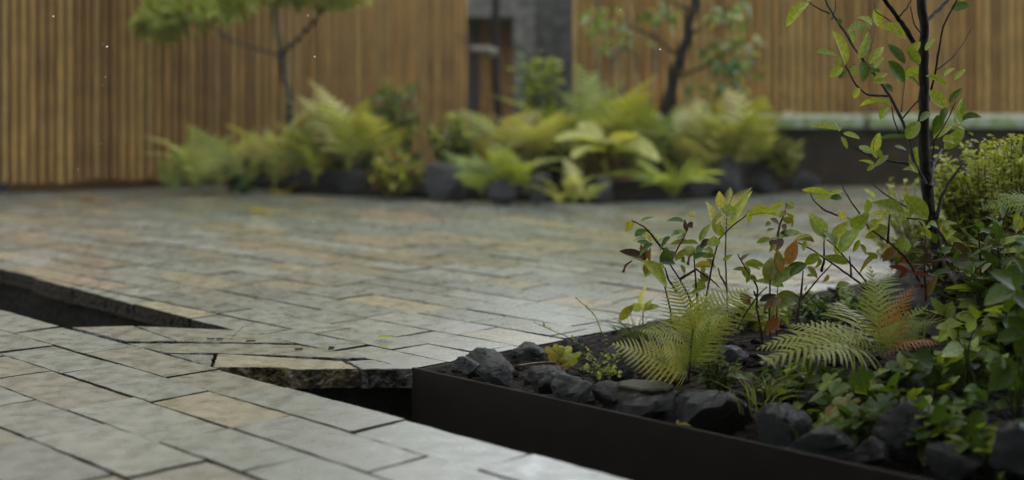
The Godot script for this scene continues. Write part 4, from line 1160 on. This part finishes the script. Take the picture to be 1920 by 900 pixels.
func near_ferns() -> void:
	var d := 2.3
	var a := thing("fern", "bright fern rising from the rocks beside the mossy slab", "fern", P(1291, 712, d))
	px_stem(a, "stalk", [[1291, 712], [1294, 670], [1299, 617]], d, d, 0.002, 0.0016, M.twig)
	px_frond(a, M.l_fern, 1300, 640, 1268, 522, d, 0.02, Vector3(0.25, 0.3, 1), 1.49, 0)
	px_frond(a, M.l_fern, 1299, 640, 1402, 538, d, 0.04, Vector3(-0.3, 0.55, 1), 1.19, 1)
	px_frond(a, M.l_fern, 1300, 660, 1332, 545, d, 0.10, Vector3(-0.2, 0.6, 0.8), 1.31, 2)
	px_frond(a, M.l_fern, 1294, 650, 1202, 617, d, -0.03, Vector3(0, 1, 0.5), 1.13, 0)
	px_frond(a, M.l_fern_pale, 1290, 705, 1150, 645, d, -0.02, Vector3(0.1, 0.6, 0.9), 1.13, 1)
	px_frond(a, M.l_fern, 1288, 706, 1210, 640, d, 0.05, Vector3(0.3, 0.5, 0.9), 1.19, 2)
	px_frond(a, M.l_fern_pale, 1290, 705, 1245, 650, d, -0.06, Vector3(0.4, 0.6, 0.9), 1.31, 0)
	px_frond(a, M.l_fern, 1299, 650, 1355, 590, d, -0.04, Vector3(-0.3, 0.7, 0.7), 1.19, 1)
	for q in [[1262, 585, 0.06], [1330, 600, -0.05], [1375, 585, 0.02], [1236, 628, 0.05], [1320, 560, 0.06], [1225, 672, -0.03], [1265, 668, -0.05]]:
		px_frond(a, M.l_fern if q[2] > 0 else M.l_fern_green, 1297, 690, q[0], q[1], d, q[2], Vector3(rnd(-0.5, 0.5), 0.7, 0.7), 0.9, rng.randi() % 3)
	var y := thing("fern", "young curled fern tip standing behind the red-stemmed shrub", "fern", P(1370, 560, 2.6))
	px_stem(y, "stalk", [[1365, 600], [1360, 480], [1362, 400], [1375, 362], [1398, 356]], 2.6, 2.6, 0.002, 0.001, M.green_stem)
	px_frond(y, M.l_fern_pale, 1360, 440, 1372, 352, 2.6, 0.02, Vector3(0.6, 0.2, 1), 1.0, 0)
	px_frond(y, M.l_fern_pale, 1362, 405, 1408, 352, 2.6, -0.02, Vector3(0.2, 0.6, 1), 0.8, 1)
	d = 2.3
	var b := thing("fern", "large spreading fern in the near bed with a rusty frond", "fern", P(1640, 665, d))
	for f in [
		["fern", 1635, 655, 1428, 672, -0.12, Vector3(0, 1, 0.45), 0.75, 0], ["fern", 1630, 650, 1420, 650, 0.0, Vector3(0, 1, 0.5), 0.8, 1], ["fern", 1640, 650, 1475, 605, 0.12, Vector3(-0.1, 1, 0.5), 0.8, 2], ["fern", 1640, 655, 1500, 640, -0.05, Vector3(0, 1, 0.7), 0.8, 1],
		["fern", 1640, 660, 1636, 500, 0.05, Vector3(0.4, 0.3, 1), 0.9, 0], ["fern_green", 1645, 660, 1668, 505, 0.15, Vector3(-0.3, 0.4, 1), 0.7, 1], ["fern", 1640, 660, 1570, 560, 0.2, Vector3(0.3, 0.8, 0.7), 0.8, 2], ["fern_rust", 1650, 660, 1712, 538, -0.03, Vector3(-0.4, 0.5, 1), 0.7, 0], ["fern_green", 1650, 665, 1752, 600, 0.0, Vector3(-0.2, 1, 0.8), 0.8, 1], ["fern_green", 1650, 665, 1735, 570, 0.08, Vector3(-0.3, 0.7, 0.8), 0.8, 2], ["fern_rust", 1652, 668, 1760, 640, -0.10, Vector3(0, 1, 0.6), 0.7, 0], ["fern_green", 1645, 668, 1690, 600, -0.05, Vector3(-0.3, 0.7, 1), 0.8, 1], ["fern", 1632, 660, 1520, 665, -0.15, Vector3(0, 1, 0.6), 0.8, 2],
	]:
		px_frond(b, M["l_" + f[0]], f[1], f[2], f[3], f[4], d, f[5], f[6], f[7], f[8])
	var c := thing("fern", "fern with a single frond reaching in from behind the small-leaved bush", "fern", P(1990, 520, 2.5))
	px_stem(c, "stalk", [[1990, 560], [1975, 450], [1950, 385]], 2.5, 2.5, 0.002, 0.0016, M.green_stem)
	px_frond(c, M.l_fern_green, 1955, 388, 1838, 390, 2.5, 0.0, Vector3(0, 0.8, 0.8), 0.9, 1)
	px_frond(c, M.l_fern_green, 1965, 400, 1870, 360, 2.5, 0.12, Vector3(0, 0.8, 0.8), 0.8, 2)

func lower_leaves() -> void:
	# leaves at the lower right; coordinates are those of a 2x enlargement from (1400, 450)
	var sets := [
		["bramble", "trailing plant with pale wet trifoliate leaves in front of the spreading fern", [[815, 400, 770, 372, 62, "silver", "tooth"], [815, 408, 728, 425, 78, "silver", "tooth"], [815, 412, 825, 482, 66, "silver", "tooth"], [700, 470, 600, 520, 70, "dark", "lobed"], [760, 330, 720, 380, 80, "green", "lobed"], [860, 300, 790, 290, 80, "green", "lobed"], [640, 570, 565, 600, 62, "green", "oval"]], 2.15],
		["vine", "leafy vine with large lobed green leaves at the right edge of the bed", [[1010, 180, 880, 240, 120, "mid", "lobed"], [1040, 120, 950, 120, 130, "mid", "lobed"], [1040, 350, 930, 380, 110, "mid", "lobed"], [1060, 260, 960, 300, 120, "mid", "lobed"], [960, 440, 920, 520, 110, "mid", "lobed"], [990, 490, 900, 570, 100, "mid", "lobed"], [1050, 620, 910, 620, 60, "mid", "oval"], [1000, 780, 880, 860, 150, "mid", "lobed"], [1050, 760, 1010, 860, 90, "mid", "lobed"], [890, 640, 830, 735, 74, "mid", "tooth"], [820, 600, 760, 650, 60, "mid", "tooth"], [740, 615, 700, 690, 52, "mid", "tooth"], [760, 590, 720, 620, 50, "mid", "tooth"], [1030, 480, 1000, 560, 110, "mid", "lobed"], [1060, 20, 1000, 60, 90, "mid", "lobed"], [1060, 430, 1010, 420, 90, "mid", "lobed"], [870, 560, 830, 620, 100, "mid", "lobed"], [980, 690, 900, 740, 60, "olive", "tooth"]], 2.0],
		["strawberry", "low plant with small toothed lobed leaves among the rocks by the wedge-shaped one", [[480, 540, 400, 570, 90, "green", "lobed"], [420, 500, 450, 560, 80, "mid", "lobed"], [330, 520, 270, 560, 70, "green", "lobed"], [350, 570, 300, 600, 60, "mid", "lobed"], [390, 600, 320, 660, 80, "olive", "lobed"], [340, 640, 290, 680, 60, "rust", "lobed"], [430, 640, 400, 700, 80, "olive", "lobed"], [450, 680, 440, 740, 60, "olive", "lobed"], [540, 600, 480, 640, 70, "dark", "lobed"], [560, 480, 500, 520, 80, "dark", "lobed"]], 2.12],
	]
	for g in sets:
		var base := soil_at(1400 + float(g[2][0][0]) * 0.5 + 20.0, g[3])
		var t := thing(g[0], g[1], "plant", base)
		for l in g[2]:
			var d: float = g[3] + rnd(-0.06, 0.06)
			var bx: float = 1400 + l[0] * 0.5; var by: float = 450 + l[1] * 0.5
			if l[6] == "lobed" and g[0] != "strawberry":
				var ang: float = Vector2(l[2] - l[0], l[3] - l[1]).angle(); var ln: float = Vector2(l[2] - l[0], l[3] - l[1]).length() * 0.5 * 0.95
				for turn in [-1.05, 0.0, 1.05]:
					px_leaf(t, "leaf", "tooth", M["l_" + l[5]], bx, by, bx + cos(ang + turn) * ln * (1.0 - absf(turn) * 0.15), by + sin(ang + turn) * ln * (1.0 - absf(turn) * 0.15), ln * 0.72, d + rnd(-0.01, 0.01), Vector3(rnd(-0.5, 0.4), rnd(0.5, 1.0), rnd(0.4, 0.9)).normalized())
			else: px_leaf(t, "leaf", l[6], M["l_" + l[5]], bx, by, 1400 + l[2] * 0.5, 450 + l[3] * 0.5, l[4] * 0.5 * (0.95 if l[6] == "lobed" else 1.0), d, Vector3(rnd(-0.6, 0.4), rnd(0.5, 1.0), rnd(0.2, 0.9)).normalized())
			var foot := base + Vector3(rnd(-0.02, 0.02), 0, rnd(-0.02, 0.02)); var top := P(bx, by, d)
			var mb := MB.new(); mb.tube([foot - base, foot.lerp(top, 0.5) - base + Vector3(0, 0.03, 0), top - base], [0.0018, 0.0014, 0.001], 5)
			put("stalk", mb.mesh(), M.green_stem, t)
	for g in [[1560, 745, 2.2, 0.06, 0.03, "low leafy plant below the spreading fern"], [1690, 735, 2.15, 0.07, 0.035, "dark leafy plant above the wedge-shaped rock"], [1790, 690, 2.2, 0.07, 0.05, "leafy plant below the pale trifoliate leaves"], [1860, 850, 1.95, 0.06, 0.04, "trailing leafy plant spilling over the last rocks"], [1470, 720, 2.3, 0.06, 0.025, "low green plant behind the largest rounded rock"], [1760, 800, 2.02, 0.05, 0.03, "small dark plant right of the wedge-shaped rock"], [1610, 800, 2.08, 0.05, 0.025, "small dark plant left of the wedge-shaped rock"]]:
		var c := P(g[0], g[1], g[2])
		bush("undergrowth_plant", g[5], "plant", c - Vector3(0, 0.05, 0), c, Vector3(g[3], g[4], g[3]), 26, 8, 0.034, 0.022, [M.l_mid, M.l_mid, M.l_green], M.green_stem, 0.0015)
	# dense leafy fill on the right
	bush("bush", "dark leafy bush filling the right corner behind the vine", "bush", soil_at(1880, 2.35), P(1890, 620, 2.35), Vector3(0.14, 0.15, 0.13), 46, 13, 0.042, 0.026, [M.l_mid, M.l_dark, M.l_green], M.twig)
	bush("bush", "dark shrub with plum twigs between sapling trunk and right corner", "bush", soil_at(1830, 2.55), P(1830, 490, 2.55), Vector3(0.10, 0.11, 0.10), 34, 10, 0.042, 0.020, [M.l_dark, M.l_olive, M.l_mid, M.l_plum], M.red_stem)

func small_plants() -> void:
	# small-leaved bushes at the right
	bush("bush", "yellow-green small-leaved bush behind the sapling at the right edge", "bush", soil_at(1860, 2.95), P(1860, 345, 2.95), Vector3(0.13, 0.10, 0.11), 130, 50, 0.015, 0.0095, [M.l_lime, M.l_fern, M.l_lime], M.twig, 0.0026, "", false, 0.3)
	bush("bush", "small-leaved bush low behind the sapling trunk", "bush", soil_at(1740, 3.2), P(1730, 430, 3.2), Vector3(0.16, 0.11, 0.12), 90, 34, 0.017, 0.011, [M.l_green, M.l_lime, M.l_olive], M.twig, 0.0026, "", false, 0.3)
	bush("bush", "upright sprigs of the tallest small-leaved bush at the right edge", "bush", soil_at(1905, 2.8), P(1905, 320, 2.8), Vector3(0.06, 0.09, 0.07), 70, 40, 0.014, 0.009, [M.l_lime, M.l_fern], M.twig, 0.0026, "", false, 0.3)
	bush("ground_cover_plant", "low blue-green ground cover plant behind the upright shrub", "plant", soil_at(1560, 2.75), P(1556, 590, 2.75), Vector3(0.09, 0.06, 0.08), 50, 22, 0.016, 0.008, [M.l_blue, M.l_mid, M.l_green], M.green_stem, 0.0018)
	bush("ground_cover_plant", "feathery ground cover plant between the front fern and the red leaves", "plant", soil_at(1350, 2.34), P(1345, 680, 2.34), Vector3(0.045, 0.025, 0.04), 30, 18, 0.012, 0.005, [M.l_mid, M.l_green], M.green_stem, 0.0014)
	bush("ground_cover_plant", "pale ground cover plant under the arching shrub", "plant", soil_at(1430, 2.7), P(1430, 600, 2.7), Vector3(0.06, 0.05, 0.06), 36, 18, 0.016, 0.008, [M.l_green, M.l_lime], M.green_stem, 0.0016)
	# thin weeds
	var w := thing("weed", "thin feathery weed with tiny leaves rising over the edging rocks", "weed", P(1130, 700, 2.4))
	for s in [[[1130, 710], [1110, 660], [1060, 630], [1000, 604]], [[1140, 700], [1135, 640], [1115, 590], [1080, 558]], [[1135, 705], [1120, 690], [1100, 668]], [[1140, 715], [1150, 690], [1160, 660]], [[1128, 712], [1108, 700], [1098, 688]]]:
		px_stem(w, "stem", s, 2.4, 2.4 + rnd(-0.05, 0.05), 0.0011, 0.0005, M.green_stem, 4)
		var mb := MB.new()
		for k in 34:
			var q: float = float(k) / 34 * (s.size() - 1)
			var i0 := int(q); var fr: float = q - i0
			var x := lerpf(s[i0][0], s[i0 + 1][0], fr); var yy := lerpf(s[i0][1], s[i0 + 1][1], fr)
			mb.leaf(P(x, yy, 2.4) - w.position + rdir() * 0.002, (Vector3(rnd(-1, 1), 0.4, rnd(-1, 1))).normalized(), Vector3.UP, rnd(0.005, 0.011), 0.004)
		put("foliage", mb.mesh(), M.l_lime, w).set_meta("kind", "stuff")
	var w2 := thing("weed", "small round-leaved weed in the gap between mossy slab and hollowed rock", "weed", P(1125, 720, 2.3))
	for k in 26:
		var x := 1120 + rnd(-38, 40); var yy := 692 + rnd(-32, 22)
		px_leaf(w2, "leaf", "oval", M.l_lime if k % 3 else M.l_green, x, yy, x + rnd(-9, 9), yy + rnd(-9, 4), 8, 2.3 + rnd(-0.03, 0.03))
	for k in 7: px_stem(w2, "stem", [[1125, 722], [1120 + rnd(-20, 22), 705], [1120 + rnd(-36, 38), 690 + rnd(-28, 10)]], 2.3, 2.3 + rnd(-0.03, 0.03), 0.0009, 0.0006, M.green_stem, 4)
	var w3 := thing("seedling", "yellowing seedling with lobed leaves behind the flat-topped rock", "plant", P(1050, 690, 2.45))
	for l in [[1050, 668, 1022, 652, 26, "yellow"], [1050, 668, 1072, 650, 24, "fern_pale"], [1048, 668, 1040, 645, 22, "fern"], [1060, 680, 1090, 660, 18, "lime"], [1060, 684, 1040, 690, 16, "pink"]]:
		px_leaf(w3, "leaf", "lobed", M["l_" + l[5]], l[0], l[1], l[2], l[3], l[4], 2.45)
	px_stem(w3, "stem", [[1052, 700], [1051, 680], [1050, 668]], 2.45, 2.45, 0.002, 0.0015, M.red_stem)
	var st := thing("fallen_stick", "short pinkish stick lying between the edging rocks", "stick", P(1000, 682, 2.43))
	px_stem(st, "stick", [[972, 686], [1005, 681], [1042, 680]], 2.42, 2.46, 0.0022, 0.0017, M.bark_pale)
	# yellow lobed leaves on the paving side
	var yl := thing("yellow_leaf_plant", "small plant with yellow-green leaves leaning over the paving edge", "plant", G(1205, 628))
	for l in [[1206, 582, 1206, 534, 20, "fern_pale"], [1208, 580, 1240, 576, 16, "lime"], [1190, 572, 1156, 604, 16, "olive"], [1204, 582, 1180, 570, 16, "lime"], [1208, 584, 1222, 560, 14, "lime"]]:
		px_leaf(yl, "leaf", "lance", M["l_" + l[5]], l[0], l[1], l[2], l[3], l[4], 2.75)
	px_stem(yl, "stem", [[1205, 634], [1205, 610], [1206, 580]], 2.75, 2.75, 0.0013, 0.001, M.green_stem)
	# grass
	for g in [[1190, 640, 2.72, 60, 0.075, "tuft of fine grass on the paving edge behind the front fern"], [1420, 775, 2.14, 14, 0.09, "few arching grass blades over the largest black rock"], [1440, 745, 2.2, 16, 0.08, "thin grass between the black rocks below the upright shrub"], [1520, 830, 2.02, 10, 0.09, "sparse grass beside the low grey rock"], [1240, 690, 2.36, 26, 0.04, "short dry grass at the mossy slab"], [1700, 640, 2.5, 24, 0.13, "long pale grass at the foot of the sapling"]]:
		var base := P(g[0], g[1], g[2])
		var t := thing("grass_tuft", g[5], "grass", base)
		var mb := MB.new()
		for k in int(g[3]):
			var a := rnd(0, TAU); var dd := Vector3(cos(a), 0, sin(a))
			var l: float = g[4] * rnd(0.5, 1.1)
			var pts := []; var at := dd * rnd(0, 0.035)
			for j in 5:
				var q := j / 4.0
				pts.append(at + dd * l * 0.75 * q * q + Vector3(0, l * (q - 0.45 * q * q), 0))
			mb.tube(pts, [0.0010, 0.0010, 0.0008, 0.0006, 0.0002], 3)
		put("blades", mb.mesh(), [M.l_green, M.l_fern, M.l_lime][rng.randi() % 3], t).set_meta("kind", "stuff")

func build_details() -> void:
	# fallen leaves on the paving
	for f in [[707, 634, 737, 632, 11, "lime", "bright green leaf fallen on the terrace near the bridge"], [470, 396, 512, 396, 11, "yellow", "yellow leaf lying on the far paving before the ferns"], [522, 364, 555, 352, 12, "yellow", "yellow leaf caught at the edge of the far bed"], [150, 374, 178, 372, 8, "rust", "rusty leaf at the foot of the left fence"]]:
		var a := G(f[0], f[1], 0.006); var b := G(f[2], f[3], 0.010)
		var t := thing("fallen_leaf", f[6], "leaf", a)
		var o := put("blade", MESH.oval[1], M["l_" + f[5]], t)
		set_leaf(o, a, b + Vector3(0, 0.004, 0), a.distance_to(b) * 0.5, Vector3.UP)
	var t2 := thing("fallen_leaf", "small yellow-green leaf resting on top of the steel plate", "leaf", P(1268, 795, 2.085))
	for l in [[1272, 795, 1268, 788, 8], [1272, 796, 1299, 796, 8]]:
		px_leaf(t2, "blade", "lance", M.l_yellow, l[0], l[1], l[2], l[3], l[4], 2.085, Vector3(0, 1, 0.6), 0.0)
	var tw := thing("twig", "tiny bare twig sticking up on the bridge slabs", "twig", G(430, 637))
	px_stem(tw, "twig_stem", [[430, 637], [442, 626], [456, 613]], 2.74, 2.76, 0.0008, 0.0005, M.bark_pale, 4)
	# crumbs of bark and gravel on the bridge
	for q in [[395, 636], [412, 636], [470, 640], [560, 655], [620, 655], [622, 652]]:
		var mb := MB.new(); mb.box(Vector3(0, 0.001, 0), Vector3(rnd(0.008, 0.02), 0.002, rnd(0.003, 0.006)), rnd(-0.4, 0.4), 0.0006)
		var o := put("bark_flake", mb.mesh(), M.bark, self); o.position = G(q[0], q[1], 0.003)
		tag(o, "small dark bark flake lying on the bridge slabs", "bark flake", "bark flakes on the bridge")
	# falling drops
	var sm := SphereMesh.new(); sm.radius = 0.5; sm.height = 1.0; sm.radial_segments = 12; sm.rings = 8
	for q in [[100, 30, 8], [201, 87, 9], [193, 82, 4], [198, 144, 6], [193, 160, 5], [191, 269, 5], [147, 317, 5], [590, 106, 7], [588, 414, 8], [577, 29, 6], [1238, 92, 7], [1163, 18, 4]]:
		var o := put("raindrop", sm, M.water); o.position = P(q[0], q[1], 2.55)
		o.scale = Vector3.ONE * float(q[2]) * 0.38 / FPX * 2.55 * Vector3(0.85, 1.0, 0.85)
		tag(o, "tiny clear raindrop caught falling in front of the garden", "raindrop", "falling raindrops")
